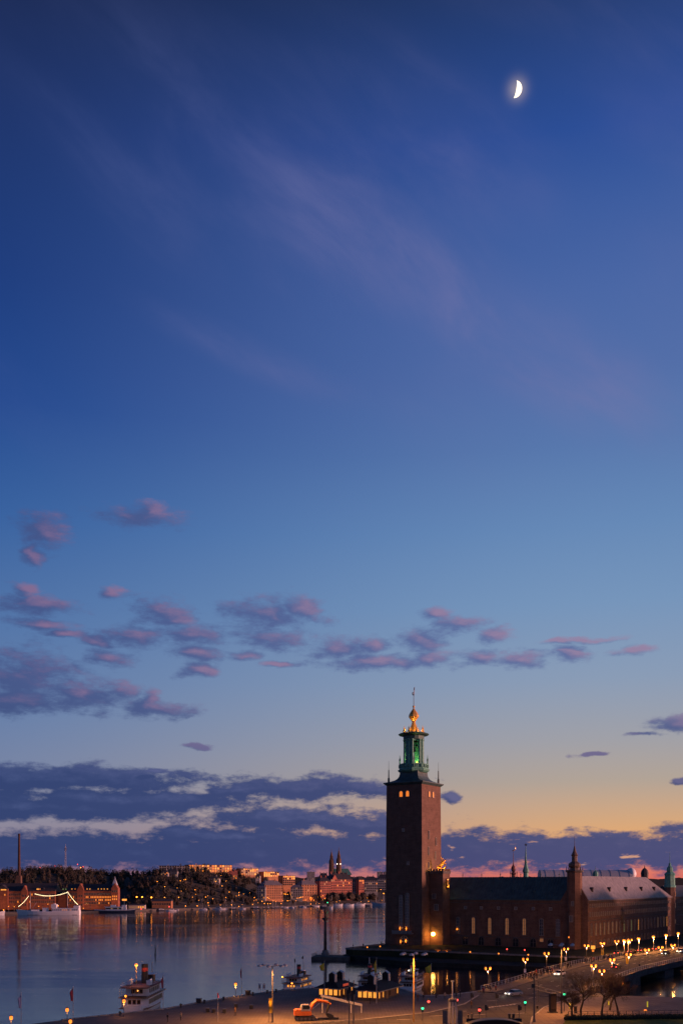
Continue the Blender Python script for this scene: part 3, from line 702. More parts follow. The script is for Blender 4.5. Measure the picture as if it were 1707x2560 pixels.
# gilded rider and dragon
gg = MB()
gx, gy, gz = 12.4, 1.2, 33.5
gg.lathe([(1.6, gz), (1.5, gz + .5), (1.1, gz + .7)], 8, c=(gx, gy))
gg.tube([(gx - 1.5, gy, gz + 1.5), (gx - .6, gy, gz + 2.2), (gx + .4, gy, gz + 3.1), (gx + 1.0, gy, gz + 4.0)], [.45, .75, .7, .35], 8)     # horse body, rearing
gg.tube([(gx + .9, gy, gz + 3.8), (gx + 1.4, gy, gz + 4.6), (gx + 1.9, gy, gz + 4.3)], [.4, .32, .18], 7)                              # neck and head
for yy in (-.35, .35):
    gg.tube([(gx - 1.1, gy + yy, gz + 1.8), (gx - .6, gy + yy, gz + 1.1), (gx - 1.0, gy + yy, gz + .5)], [.3, .2, .12], 6)
    gg.tube([(gx + .9, gy + yy, gz + 3.2), (gx + 1.6, gy + yy, gz + 3.2), (gx + 1.7, gy + yy, gz + 2.5)], [.25, .16, .1], 6)
gg.tube([(gx - 1.5, gy, gz + 1.8), (gx - 2.0, gy, gz + 1.6), (gx - 2.1, gy, gz + .7)], [.2, .22, .08], 6)
gg.tube([(gx - .1, gy, gz + 3.0), (gx + .1, gy, gz + 4.2), (gx + .2, gy, gz + 4.8)], [.4, .42, .2], 8); gg.ball((gx + .25, gy, gz + 5.1), .32)   # rider
gg.tube([(gx + .1, gy, gz + 4.5), (gx - .3, gy - .3, gz + 5.2), (gx - .1, gy - .3, gz + 5.9)], .13, 6); gg.tube([(gx - .4, gy - .3, gz + 5.6), (gx + .6, gy - .3, gz + 6.8)], .06, 5)
gg.tube([(gx - 2.0, gy - .5, gz + .4), (gx - .8, gy - .7, gz + .9), (gx + .4, gy - .6, gz + .6), (gx + 1.5, gy - .4, gz + 1.2), (gx + 2.0, gy - .3, gz + 1.9)], [.15, .45, .5, .32, .3], 7)  # dragon
gg.add([(gx - .3, gy - .7, gz + 1.0), (gx - 1.7, gy - 1.5, gz + 2.3), (gx + .3, gy - 1.3, gz + 1.6), (gx - .3, gy - .6, gz + 1.15)], [(0, 1, 2), (3, 2, 1)])
sg = root('statue_group', 'gilded rider and dragon group shining on top of the brick turret', 'statue', loc_tower(0), TR)
part('figures', gg, GOLD, sg, smooth=True)
point_light(sg, (10.6, -1.9, 34.6), 420, (1, .5, .10), .2); point_light(sg, (14.2, -1.6, 34.6), 420, (1, .5, .10), .2)
point_light(tu, (16.2, .4, 27.2), 120, (1, .55, .12), .15)
# ---- wall lamp with the bright star
wl = root('wall_lamp', 'brilliant orange lantern on a bracket low on the turret wall', 'lamp', loc_tower(0), TR)
b_ = MB(); b_.tube([(10.9, -2.3, 8.6), (10.9, -3.4, 8.9), (10.9, -3.6, 8.5)], .07, 6); part('bracket', b_, BLACK, wl)
b_ = MB(); b_.lathe([(.4, 7.4), (.72, 7.8), (.72, 8.3), (.3, 8.7)], 10, c=(10.9, -3.6)); part('lantern', b_, mat('star_lamp', (1, .8, .4), .4, 0, 0, emit=(1, .45, .07), estr=40), wl)
point_light(wl, (10.75, -4.4, 7.6), 900, (1.0, .32, .05), .3)

# ---- the hall range and the long wing
th = root('town_hall', 'long dark brick hall with copper roof joined to a lighter roofed wing', 'building', loc_tower(0), TR)
X0, X1, YF, EZ, RZ = 14.6, 72.3, 3.9, 22.2, 31.2
XW = 61.7
hw = MB(); hw.box(8.8, XW, YF, YF + 16, 1.5, EZ); part('hall_wall', hw, BRICK, th)
hr = MB(); hr.gable(8.8, XW + 5.3, YF, YF + 16, EZ, RZ - .15, 'x', over=.0)
hr.box(8.8, XW, YF - .45, YF + .02, EZ - .35, EZ + .05)
hroof = part('hall_roof', hr, COPROOF, th)
ww = MB(); ww.box(XW, X1, YF, YF + 118, 1.5, EZ); ww.extrude_y([(XW, EZ), (X1, EZ), ((XW + X1) / 2, RZ - .2)], YF, YF + .6); part('wing_wall', ww, BRICK, th)
wr = MB(); wr.gable(XW, X1, YF + .62, YF + 118, EZ + .02, RZ + .1, 'y', 0, 24)
wr.box(X1 - .02, X1 + .45, YF, YF + 118, EZ - .35, EZ + .03)
wroof = part('wing_roof', wr, SLATE, th)
# standing seams on the copper roof; raised ribs of real depth
seam = MB(); sl_ = sqrt(8 ** 2 + 9 ** 2)
for i in range(40):
    x = 15.2 + i * 1.16
    seam.add([(x - .05, YF, EZ + .02), (x + .05, YF, EZ + .02), (x + .05, YF + 8, RZ - .12), (x - .05, YF + 8, RZ - .12), (x - .05, YF - .08, EZ + .1), (x + .05, YF - .08, EZ + .1), (x + .05, YF + 7.9, RZ - .02), (x - .05, YF + 7.9, RZ - .02)],
             [(4, 5, 6, 7), (0, 1, 5, 4), (1, 2, 6, 5), (3, 0, 4, 7)])
tag(part('roof_seams', seam, COPROOF, hroof), kind='stuff')
dm = MB(); dm.box(-.55, .55, -.7, .9, 0, 1.2); dm.gable(-.55, .55, -.7, .9, 1.2, 1.8, 'y', over=.12); dorm = dm.mesh('roof_dormer', DROOF)
for s_ in (10, 31, 53, 75, 95): part('roof_dormer', dorm, None, wroof, loc=(X1 - 2.1, YF + s_, EZ + 3.0), rz=pi / 2)
hd = MB(); hd.box(-.35, .35, -.4, .8, 0, .7); hd.gable(-.35, .35, -.4, .8, .7, 1.05, 'y', over=.06); hdm = hd.mesh('roof_dormer', COPROOF)
for x in (22, 31.5, 41, 50): part('roof_dormer', hdm, None, hroof, loc=(x, YF + 2.6, EZ + 2.7))
rfin = MB(); rfin.lathe([(.16, 0), (.12, .8), (.3, 1.0), (.12, 1.3), (.05, 2.2)], 6); rfm = rfin.mesh('ridge_finial', COPROOF)
for x in (16.5, 25.0, 33.2, 42, 50.5, 58): part('ridge_finial', rfm, None, hroof, loc=(x, YF + 8, RZ - .3))
# tall windows of the hall front
W_lit = arch_window(1.3, 6.4, .35, STONE, mat('hall_window_glow', (.4, .25, .12), .5, 0, 0, emit=(1, .36, .10), estr=.17)); W_dim = arch_window(1.45, 6.4, .35, STONE, GLASS); W_half = arch_window(1.45, 6.4, .35, STONE, PALEGL)
for t in (3.7, 10.6, 17.7, 25.1, 32.3, 39.4, 46.0):
    lit_ = t in (10.6, 17.7, 25.1, 32.3)
    part('window', W_lit if lit_ else (W_half if t > 45 else W_dim), None, th, loc=(X0 + t, YF - .01, 8.4))
sq = rect_window(1.3, 1.4, pane=mat('hall_window_glow', (.4, .25, .12))); part('window', sq, None, th, loc=(X0 + 39.4, YF - .01, 6.0)); 
sm = rect_window(1.0, 1.0, pane=PALEGL)
for t in (7, 14, 21.4, 28.7, 36, 43): part('window', sm, None, th, loc=(X0 + t, YF - .01, 18.2))
gd = arch_window(2.2, 3.2, .4, DSTONE, GLASS)
for t in (7, 14, 21.4, 28.7, 36, 43): part('window', gd, None, th, loc=(X0 + t, YF - .01, 3.9))
wlamp = MB(); wlamp.ball((0, 0, 0), (.28, .28, .4)); 
l1 = root('wall_lamp', 'small orange lantern on the hall wall nearest the turret', 'lamp', loc_tower(0), TR); part('lantern', MB().ball((X0 + 3.6, YF - .6, 10.0), (.3, .3, .45)), LAMPO, l1); point_light(l1, (X0 + 3.6, YF - 1.2, 9.8), 16, SOD)
part('bracket', MB().tube([(X0 + 3.6, YF, 10.6), (X0 + 3.6, YF - .6, 10.7), (X0 + 3.6, YF - .6, 10.4)], .06, 5), BLACK, l1)
l1 = root('wall_lamp', 'small yellow lantern at the foot of the gable turret', 'lamp', loc_tower(0), TR); part('lantern', MB().ball((X0 + 51.5, YF - 3.4, 8.2), (.22, .22, .35)), LAMPO, l1); part('bracket', MB().tube([(X0 + 51.5, YF - 2.6, 8.8), (X0 + 51.5, YF - 3.4, 8.9), (X0 + 51.5, YF - 3.4, 8.5)], .06, 5), BLACK, l1)
# wing side: three rows
w_top = rect_window(.95, 1.15, pane=PALEGL); w_mid = rect_window(.9, 1.5, pane=PALEGL)
w_tall = arch_window(1.35, 4.6, .3, STONE, PALEGL); w_tl = arch_window(1.35, 4.6, .3, STONE, LITD); w_ty = arch_window(1.35, 4.6, .3, STONE, LITY); w_tg = arch_window(1.35, 4.6, .3, STONE, LITG)
w_gr = arch_window(1.8, 2.4, .35, STONE, GLASS)
for i in range(45):
    y = YF + 2.2 + i * 2.55
    part('window', w_top, None, th, loc=(X1 + .01, y, 19.4), rz=pi / 2)
    part('window', w_mid, None, th, loc=(X1 + .01, y, 15.9), rz=pi / 2)
for i in range(23):
    y = YF + 3.5 + i * 5.0
    me_ = w_ty if i in (12, 21) else w_tg if i in (8, 10) else w_tl if i in (1, 2, 3, 4, 5, 6, 18, 20) else w_tall
    part('window', me_, None, th, loc=(X1 + .01, y, 8.6), rz=pi / 2)
    part('window', w_gr, None, th, loc=(X1 + .01, y, 4.2), rz=pi / 2)
nich = MB(); nich.box(-1.0, 1.0, -1.2, .05, 0, .5); nich.lathe([(.9, .5), (.9, 4.5), (1.1, 4.8), (.5, 6.0), (.1, 7.0)], 8, c=(0, -.2)); part('oriel', nich, DSTONE, th, loc=(X1, YF + 41, 12.0), rz=pi / 2)
string = MB(); string.box(X1 - .02, X1 + .16, YF, YF + 118, 14.2, 14.5); string.box(X1 - .02, X1 + .2, YF, YF + 118, 21.2, 21.5); part('string_course', string, DSTONE, th)
string = MB(); string.box(X0, XW, YF - .18, YF + .02, 7.2, 7.5); string.box(X0, XW, YF - .15, YF + .02, 20.6, 20.85); part('string_course', string, DSTONE, th)
# gable turret
gt = root('gable_turret', 'dark octagonal turret with onion cap and spike on the hall corner', 'tower', loc_tower(0), TR)
cx_, cy_ = 67.0, 4.2
b_ = MB(); b_.lathe([(2.95, 1.5), (2.85, 20), (2.8, 32.6)], 8, c=(cx_, cy_), rot=pi / 8); part('shaft', b_, BRICK, gt)
b_ = MB(); b_.lathe([(2.8, 32.5), (3.3, 33.0), (3.35, 33.4), (2.6, 33.5)], 8, c=(cx_, cy_), rot=pi / 8); part('cornice', b_, DROOF, gt)
for i in range(8):
    a = pi / 8 + i * pi / 4; part('pinnacle', MB().lathe([(.16, 33.3), (.12, 34.4), (.03, 35.0)], 5, c=(cx_ + 3.0 * cos(a), cy_ + 3.0 * sin(a))), DROOF, gt)
b_ = MB(); b_.lathe([(1.9, 33.5), (1.7, 34.3), (2.0, 34.6), (2.35, 35.2), (2.25, 35.9), (1.5, 36.5), (1.05, 36.8), (1.05, 38.8), (1.35, 39.1), (1.1, 39.5), (.6, 40.6), (.28, 42.2), (.1, 42.8), (.05, 46.4)], 8, c=(cx_, cy_), rot=pi / 8); part('cupola', b_, mat('brown_copper', (.10, .065, .05), .6, 0, .4, 1.0), gt)
part('window', rect_window(.8, 1.6, pane=LITD), None, gt, loc=(cx_ + 2.62, cy_ - .3, 24.2), rz=pi / 2); part('window', rect_window(.8, 1.6, pane=PALEGL), None, gt, loc=(cx_ + .2, cy_ - 2.62, 20.0))
part('window', rect_window(1.2, 2.2, pane=PALEGL), None, gt, loc=(cx_ - .4, cy_ - 2.64, 14.0))
# far end turret with green cap
e_ = root('end_turret', 'slim dark turret with green copper cap at the far end of the wing', 'tower', loc_tower(0), TR)
cx_, cy_ = 71.0, YF + 119.5
b_ = MB(); b_.lathe([(2.7, 1.5), (2.6, 26.8)], 8, c=(cx_, cy_), rot=pi / 8); part('shaft', b_, BRICK, e_)
b_ = MB(); b_.lathe([(2.75, 26.6), (2.75, 27.4), (2.45, 27.8), (2.3, 32.2), (2.6, 32.8), (2.0, 33.6), (1.35, 34.1), (1.5, 34.9), (1.35, 35.9), (.75, 36.7), (.5, 37.5), (.6, 37.8), (.15, 38.4), (.05, 43.5)], 8, c=(cx_, cy_), rot=pi / 8); part('copper_cap', b_, COPPER, e_)
for z in (22.5, 17.0, 9.5): part('window', rect_window(.9, 1.9, pane=LITO if z > 20 else LITD), None, e_, loc=(cx_ + 2.5, cy_ - .2, z), rz=pi / 2)
# lower continuation of the wing
lw = root('street_range', 'plain brick range continuing beyond the end turret', 'building', loc_tower(0), TR)
b_ = MB(); b_.box(60, 72.3, YF + 122, YF + 190, 1.5, 22.0); part('wall', b_, BRICK, lw)
b_ = MB(); b_.gable(60, 72.3, YF + 122, YF + 190, 22.0, 27.5, 'y', 3, 3, over=.35); part('roof', b_, DROOF, lw)
for i in range(20):
    for z, me_ in ((19.2, w_top), (15.6, w_mid), (8.6, w_tall)): part('window', me_, None, lw, loc=(72.31, YF + 124.5 + i * 3.1, z), rz=pi / 2)
# turrets over the courtyard ranges behind the ridge
def far_turret(name, label, px, Y, prof, m, n=8):
    X = wx(px, Y); r_ = root(name, label, 'turret', (X, Y, 0))
    part('drum', MB().lathe([(prof[0][0] * 1.1, 2), (prof[0][0] * 1.1, prof[0][1])], n, rot=pi / 8), BRICK, r_)
    part('cap', MB().lathe(prof, n, rot=pi / 8), m, r_); return r_
Y_ = 440
def zz(py): return wz(py, Y_)
r_ = far_turret('ridge_turret', 'red onion topped turret with gilded crescent on a mast above hall roof', 1283, Y_, [(.7, zz(2194)), (.7, zz(2188)), (1.3, zz(2186)), (.55, zz(2182)), (.7, zz(2179)), (1.05, zz(2174)), (.95, zz(2169)), (.4, zz(2164)), (.16, zz(2158)), (.12, zz(2140)), (.05, zz(2126))], mat('red_copper', (.17, .06, .05), .6, 0, .3, 1.0))
cr = MB()
pts = [(1.0 * cos(-pi * .65 + j * pi * .85 / 9) - .25, 0, zz(2121) + .9 * 1.35 * sin(-pi * .65 + j * pi * .85 / 9)) for j in range(10)]
cr.tube(pts, [.06, .14, .2, .26, .28, .28, .26, .2, .14, .05], 6); part('crescent', cr, mat('gilt_crescent', (.9, .6, .3), .35, .6, 0.1), r_)
for dx_ in (-1.5, -.9, .9, 1.5): part('pinnacle', MB().lathe([(.14, zz(2196)), (.1, zz(2186)), (.2, zz(2184)), (.03, zz(2178))], 5, c=(dx_, -.6)), COPROOF, r_)
r_ = far_turret('ridge_turret', 'green needle spire topped with a star above hall roof', 1314, Y_, [(1.1, zz(2196)), (1.1, zz(2183)), (1.45, zz(2181)), (1.4, zz(2177)), (.95, zz(2169)), (.62, zz(2162)), (.35, zz(2145)), (.2, zz(2128)), (.08, zz(2116))], COPPER)
st = MB()
for j in range(4): st.cbox((0, 0, zz(2113)), (1.3, .12, .16), ry=j * pi / 4)
part('star', st, BRONZE, r_)
far_turret('ridge_turret', 'low green cupola with spike peeping over the wing roof', 1488, 430, [(1.0, wz(2194, 430)), (1.25, wz(2187, 430)), (1.1, wz(2182, 430)), (.5, wz(2179, 430)), (.12, wz(2177, 430)), (.05, wz(2166, 430))], COPPER)
far_turret('ridge_turret', 'dark domed turret peeping over the right end of the wing roof', 1611, 500, [(1.7, wz(2196, 500)), (1.9, wz(2184, 500)), (1.6, wz(2178, 500)), (.9, wz(2173, 500)), (.3, wz(2171, 500)), (.05, wz(2164, 500))], DROOF)
# pier with the column
pr = tag(part('pier', MB().prism([(-11.2, 368.5), (2.5, 366), (4, 374), (-.5, 379), (-9.6, 381)], -1.5, 1.2), DSTONE), 'low stone landing pier running out under the statue column', 'pier')
rs = root('pier_railing', 'thin iron railing round the landing pier', 'railing', (0, 0, 0))
pp = [(2.2, 366.4), (-11, 368.8), (-9.5, 380.7), (-1, 378.8)]
post = MB().lathe([(.05, 1.2), (.05, 2.3)], 5).mesh('post', STEEL)
for a, b in zip(pp[:-1], pp[1:]):
    a, b = Vector(a), Vector(b); n = int((b - a).length / 1.4)
    for j in range(n): c = a + (b - a) * j / n; part('post', post, None, rs, loc=(c.x, c.y, 0))
    part('rail', MB().tube([(a.x, a.y, 2.3), (b.x, b.y, 2.3)], .05, 5).tube([(a.x, a.y, 1.75), (b.x, b.y, 1.75)], .035, 5), STEEL, rs)
cl = root('column_monument', 'tall stone column with a standing bronze figure on top in the water', 'monument', (wx(813, 375), 375, 0))
part('plinth', MB().lathe([(1.5, 1.2), (1.5, 2.2), (1.1, 2.5), (1.1, 3.2), (.75, 3.4)], 8), STONE, cl)
part('column_shaft', MB().lathe([(.62, 3.4), (.56, 9), (.5, 14.3)], 14), DSTONE, cl, smooth=True)
part('capital', MB().lathe([(.5, 14.2), (.7, 14.5), (1.0, 15.0), (1.28, 15.25), (1.28, 15.5), (.4, 15.55)], 12), DSTONE, cl)
fg = MB(); fg.lathe([(.42, 15.5), (.4, 16.6), (.3, 17.4), (.42, 18.0), (.36, 18.5), (.14, 18.8)], 8); fg.ball((0, 0, 19.05), .24); fg.tube([(-.35, 0, 18.3), (-.5, -.2, 17.6), (-.3, -.4, 17.2)], .11, 5); fg.tube([(.35, 0, 18.3), (.5, -.1, 17.5), (.45, -.3, 16.9)], .11, 5)
part('figure', fg, BRONZE, cl, smooth=True)
# ------------------------------------------------------------------ bridge
br = tag(bpy.data.objects.new('bridge', None), 'low road bridge with railings leading from the quay to the brick wing', 'bridge'); link(br)
ts = [-1 + 4 * i for i in range(46)]
def strip(w0, w1, dz0, dz1, t0=None, t1=None):
    mb = MB(); tt = [t for t in ts if (t0 is None or t >= t0) and (t1 is None or t <= t1)]
    for t in tt:
        z = deckz(t)
        for w, dz in ((w0, dz0), (w1, dz0), (w1, dz1), (w0, dz1)): p = bpt(t, w); mb.v.append((p[0], p[1], z + dz))
    n = len(tt)
    for i in range(n - 1):
        for j in range(4): a = i * 4 + j; b = i * 4 + (j + 1) % 4; mb.f.append((a, b, b + 4, a + 4)); mb.k.append(0)
    mb.f += [(3, 2, 1, 0), ((n - 1) * 4, (n - 1) * 4 + 1, (n - 1) * 4 + 2, (n - 1) * 4 + 3)]; mb.k += [0, 0]
    return mb
part('carriageway', strip(0, BW, -1.0, 0.0), ASPH, br)
part('far_pavement', strip(0, 4.6, -.02, .13), PAVE, br); part('near_pavement', strip(BW - 3.6, BW, -.02, .13), PAVE, br)
part('fascia', strip(BW - .05, BW + .35, -1.5, .2), DSTONE, br); part('fascia', strip(-.35, .05, -1.5, .2), DSTONE, br)
# abutments and one pier; the opening between them is open water
for (t0, t1) in ((-4, 31), (100, 175)):
    ab = MB(); ab.prism([bpt(t0, .3), bpt(t1, .3), bpt(t1, BW - .1), bpt(t0, BW - .1)], -2, deckz(t0 if t0 < 0 else t1) - .35)
    if t1 < 40: ab.prism([bpt(8, .3), bpt(31, .3), bpt(31, BW - .1), bpt(8, BW - .1)], .5, deckz(9) - .9)
    part('abutment', ab, DSTONE, br)
for t in (46, 78): part('pier', MB().prism([bpt(t, 0), bpt(t + 9, 0), bpt(t + 9, BW), bpt(t, BW)], -2, 2.2), DSTONE, br)
for i in range(16):
    for w in (9.0, 13.6):
        t = 3 + i * 7.5; p = bpt(t, w); part('lane_dash', mk, None, br, loc=(p[0], p[1], deckz(t) + .012), rz=atan2(BD.y, BD.x))
def railing(name, label, w, t0, t1, step, h=1.1):
    r_ = root(name, label, 'railing')
    pm = MB().box(-.06, .06, -.06, .06, 0, h + .08).mesh('post', PALEST); bar = MB().box(-.02, .02, -.02, .02, .1, h - .05).mesh('baluster', STEEL)
    n = int((t1 - t0) / step); pts = []
    for i in range(n + 1):
        t = t0 + i * step; p = bpt(t, w); z = deckz(t) + .13; pts.append((p[0], p[1], z))
        part('post', pm, None, r_, loc=(p[0], p[1], z), rz=atan2(BD.y, BD.x))
    rl = MB()
    for dz in (h, h * .55, .14): rl.tube([(x, y, z + dz) for x, y, z in pts], .05 if dz == h else .03, 5)
    part('rail', rl, PALEST, r_)
    bb = MB()
    for i in range(n):
        for j in range(1, 6):
            a, b = Vector(pts[i]), Vector(pts[i + 1]); c = a + (b - a) * j / 6; bb.box(c.x - .022, c.x + .022, c.y - .022, c.y + .022, c.z + .14, c.z + h)
    tag(part('balusters', bb, STEEL, r_), kind='stuff')
railing('bridge_railing', 'iron railing along the far side of the bridge behind the crowd', .15, 1, 113, 2.0)
railing('bridge_railing', 'iron railing on the near side of the bridge above its stone face', BW - .15, 26, 126, 2.0)
# ------------------------------------------------------------------ lamps
def bridge_lamp(proto=[]):
    r_ = root('street_lamp', 'x', 'street lamp', (0, 0, 0), 0, 'double lantern lamps of the bridge')
    part('pole', MB().lathe([(.16, 0), (.14, .6), (.08, .8), (.06, 4.7)], 8), STEEL, r_)
    part('crossarm', MB().tube([(-.62, 0, 4.75), (0, 0, 4.6), (.62, 0, 4.75)], .045, 6), STEEL, r_)
    for s_ in (-.62, .62):
        la = part('lantern', MB().lathe([(.16, 4.85), (.26, 5.0), (.28, 5.35), (.16, 5.55)], 8, c=(s_, 0)), LAMPO, r_)
        part('lantern_cap', MB().lathe([(.34, 5.55), (.2, 5.72), (.05, 5.95)], 8, c=(s_, 0)), STEEL, la)
    part('violet_light', MB().ball((0, 0, 4.45), .14), LAMPV, r_)
    return r_
LP = bridge_lamp(); first = [True]
def put_lamp(x, y, z, label, watts=90, rz=0.25):
    if first[0]: o = LP; o.location = (x, y, z); o.rotation_euler = (0, 0, rz); o['label'] = label; first[0] = False
    else: o = dup(LP, (x, y, z), rz, label)
    if watts: point_light(o, (0, -.1, 4.25), watts, SOD, .2)
    return o
ORD = ['first', 'second', 'third', 'fourth', 'fifth', 'sixth', 'seventh', 'eighth', 'ninth', 'tenth', 'eleventh', 'twelfth']
for i, t in enumerate((3.8, 26.5, 41, 55.5, 72, 86, 99.6, 113)):
    p = bpt(t, .7); put_lamp(p[0], p[1], deckz(t) + .13, 'double lantern lamp at the crowded far railing, %s from the quay' % ORD[i], 1000)
for i, t in enumerate((20, 33.7, 47, 63, 76, 89)):
    p = bpt(t, BW - .7); put_lamp(p[0], p[1], deckz(t) + .13, 'double lantern lamp on the near side of the bridge, %s from the trees' % ORD[i], 1000)
put_lamp(wx(1504, 246), 246, QZ, 'double lantern lamp rising behind the bare tree crowns', 900)
# strong lamps along the street by the wing
def strong_lamp(px, py, base_y, label, watts):
    X, Y = gp(px, base_y, 3.6); z = wz(py, Y); r_ = root('street_lamp', label, 'street lamp', (X, Y, 3.6), 0, 'strong lamps along the wing')
    h = z - 3.6
    part('pole', MB().lathe([(.12, 0), (.07, h - .3)], 8), PALEST, r_)
    lp = part('lantern', MB().lathe([(.3, h - .35), (.55, h - .1), (.55, h + .35), (.3, h + .5)], 10), LAMPB, r_); part('lantern_cap', MB().lathe([(.6, h + .5), (.1, h + .8)], 10), STEEL, lp)
    point_light(r_, (0, -.2, h - .6), watts, SOD, .3)
for i, a in enumerate(((1559.5, 2353.5, 2388), (1596, 2349, 2384), (1633, 2344, 2379), (1664.5, 2340, 2375), (1695, 2335.5, 2371))):
    strong_lamp(*a, 'bright orange street lamp in front of the wing, %s from the left' % ORD[i], 5000)
strong_lamp(1570, 2354, 2385, 'smaller orange street lamp just right of the first bright one', 900)
# small path lights on the island
ph = MB().lathe([(.08, 0), (.06, .9), (.2, 1.0), (.2, 1.3), (.05, 1.4)], 6).mesh('lamp_head', LAMPO)
for i, (x, y, lab) in enumerate(((918, 2372, 'small orange light on the terrace parapet nearest the pier'), (950, 2370, 'small orange light on the terrace parapet close to the tower'), (1175, 2384, 'tiny yellow light on the lower island quay, left one'), (1246, 2388, 'tiny yellow light on the lower island quay, right one'), (1267, 2377, 'small red light at the hall foot, left one'), (1311, 2379, 'small red light at the hall foot, right one'), (1320, 2391, 'flat orange light on the quay below the hall'))):
    X, Y = gp(x, y, 3.9); r_ = root('path_light', lab, 'light', (X, Y, 3.6)); part('post', MB().box(-.06, .06, -.06, .06, 0, .55), STEEL, r_); part('lamp_head', MB().ball((0, 0, .7), .26), REDL if 'red' in lab else LAMPO, r_); point_light(r_, (0, -.5, .9), 8, SOD, .1)
# café parasols / lit awnings on the terrace
for (x0, x1, y_, lab) in ((1087, 1101, 2382, 'orange lit awning on the terrace, left one'), (1107, 1126, 2382, 'orange lit awning on the terrace, right one')):
    X, Y = gp((x0 + x1) / 2, y_, 4.0); w = (x1 - x0) * Y / F; r_ = root('awning', lab, 'awning', (X, Y, 3.6)); part('canvas', MB().cbox((0, 0, 1.1), (w, 1.6, .12), rx=-.25), mat('awning_cloth', (.75, .3, .1), .8, 0, .1), r_)
    for s_ in (-.45, .45): part('post', MB().box(s_ * w - .04, s_ * w + .04, -.5, -.42, 0, 1.0), STEEL, r_)
    part('lamp', MB().ball((0, -.3, .75), .15), LAMPO, r_); point_light(r_, (0, -1.2, 1.5), 14, SOD, .1)
# quay lanterns
def quay_lamp(px, py, base, label, watts=60, m=LAMPO):
    X, Y = gp(px, base, QZ); z = wz(py, Y) - QZ; r_ = root('quay_lamp', label, 'street lamp', (X, Y, QZ))
    part('pole', MB().lathe([(.12, 0), (.06, .5), (.05, z - .3)], 6), STEEL, r_); lp = part('lantern', MB().lathe([(.18, z - .3), (.32, z - .1), (.32, z + .25), (.12, z + .45)], 8), m, r_)
    part('lantern_cap', MB().lathe([(.36, z + .45), (.06, z + .65)], 8), STEEL, lp)
    if watts: point_light(r_, (0, -.1, z - .6), watts, SOD, .15)
quay_lamp(589, 2463, 2493, 'orange lantern alone on the quay edge left of the info signs', 350)
quay_lamp(310, 2505, 2543, 'orange lantern in front of the white steamer stern', 220)
quay_lamp(168, 2527, 2554, 'upper small lantern by the red flag on the left quay', 30)
quay_lamp(176, 2556, 2568, 'lower small lantern under the red flag at the picture foot', 20)
quay_lamp(28, 2547, 2574, 'orange lantern in the bottom left corner', 40)
# masts with a ring of lamp heads, unlit
def high_mast(px, base, top, span, n, label, lit=False, watts=0):
    X, Y = gp(px, base, QZ); z = wz(top, Y) - QZ; r_ = root('lamp_mast', label, 'lamp mast', (X, Y, QZ))
    part('pole', MB().lathe([(.2, 0), (.16, 1.2), (.1, z)], 8), LITPOLE if lit else STEEL, r_)
    w = span * Y / F / 2; hm = MB().lathe([(.44, -.2), (.42, .05), (.2, .2), (.05, .27)], 8).mesh('lamp_head', PALEST)
    for i in range(n):
        a = 2 * pi * i / n + .3; p = (w * cos(a), w * sin(a) * .8, z + .25)
        part('arm', MB().tube([(0, 0, z), (p[0] * .6, p[1] * .6, z + .28), p], .035, 5), STEEL, r_); part('lamp_head', hm, None, r_, loc=p)
    # full cut-off heads: dark from above, they throw their light down
        if watts: sp2 = point_light(r_, (p[0], p[1], p[2] - .35), watts, SOD, .2); sp2.data.type = 'SPOT'; sp2.data.spot_size = radians(160); sp2.data.spot_blend = .5
LITPOLE = mat('lamplit_pole', (.55, .33, .08), .6, 0, .2)  # ochre stands in for lamplight on the pole, put into its colour
high_mast(681, 2557, 2418, 66, 6, 'tall mast with a dark spread of lamp arms on the left quay', False, 4300)
high_mast(1034, 2556, 2389, 62, 6, 'tall mast with an ochre lamplight tint and pale unlit lamp heads before the white boat', True, 3900)
high_mast(1403, 2535, 2366, 62, 6, 'tall mast with pale unlit lamp heads beside the bare trees', False, 3200)
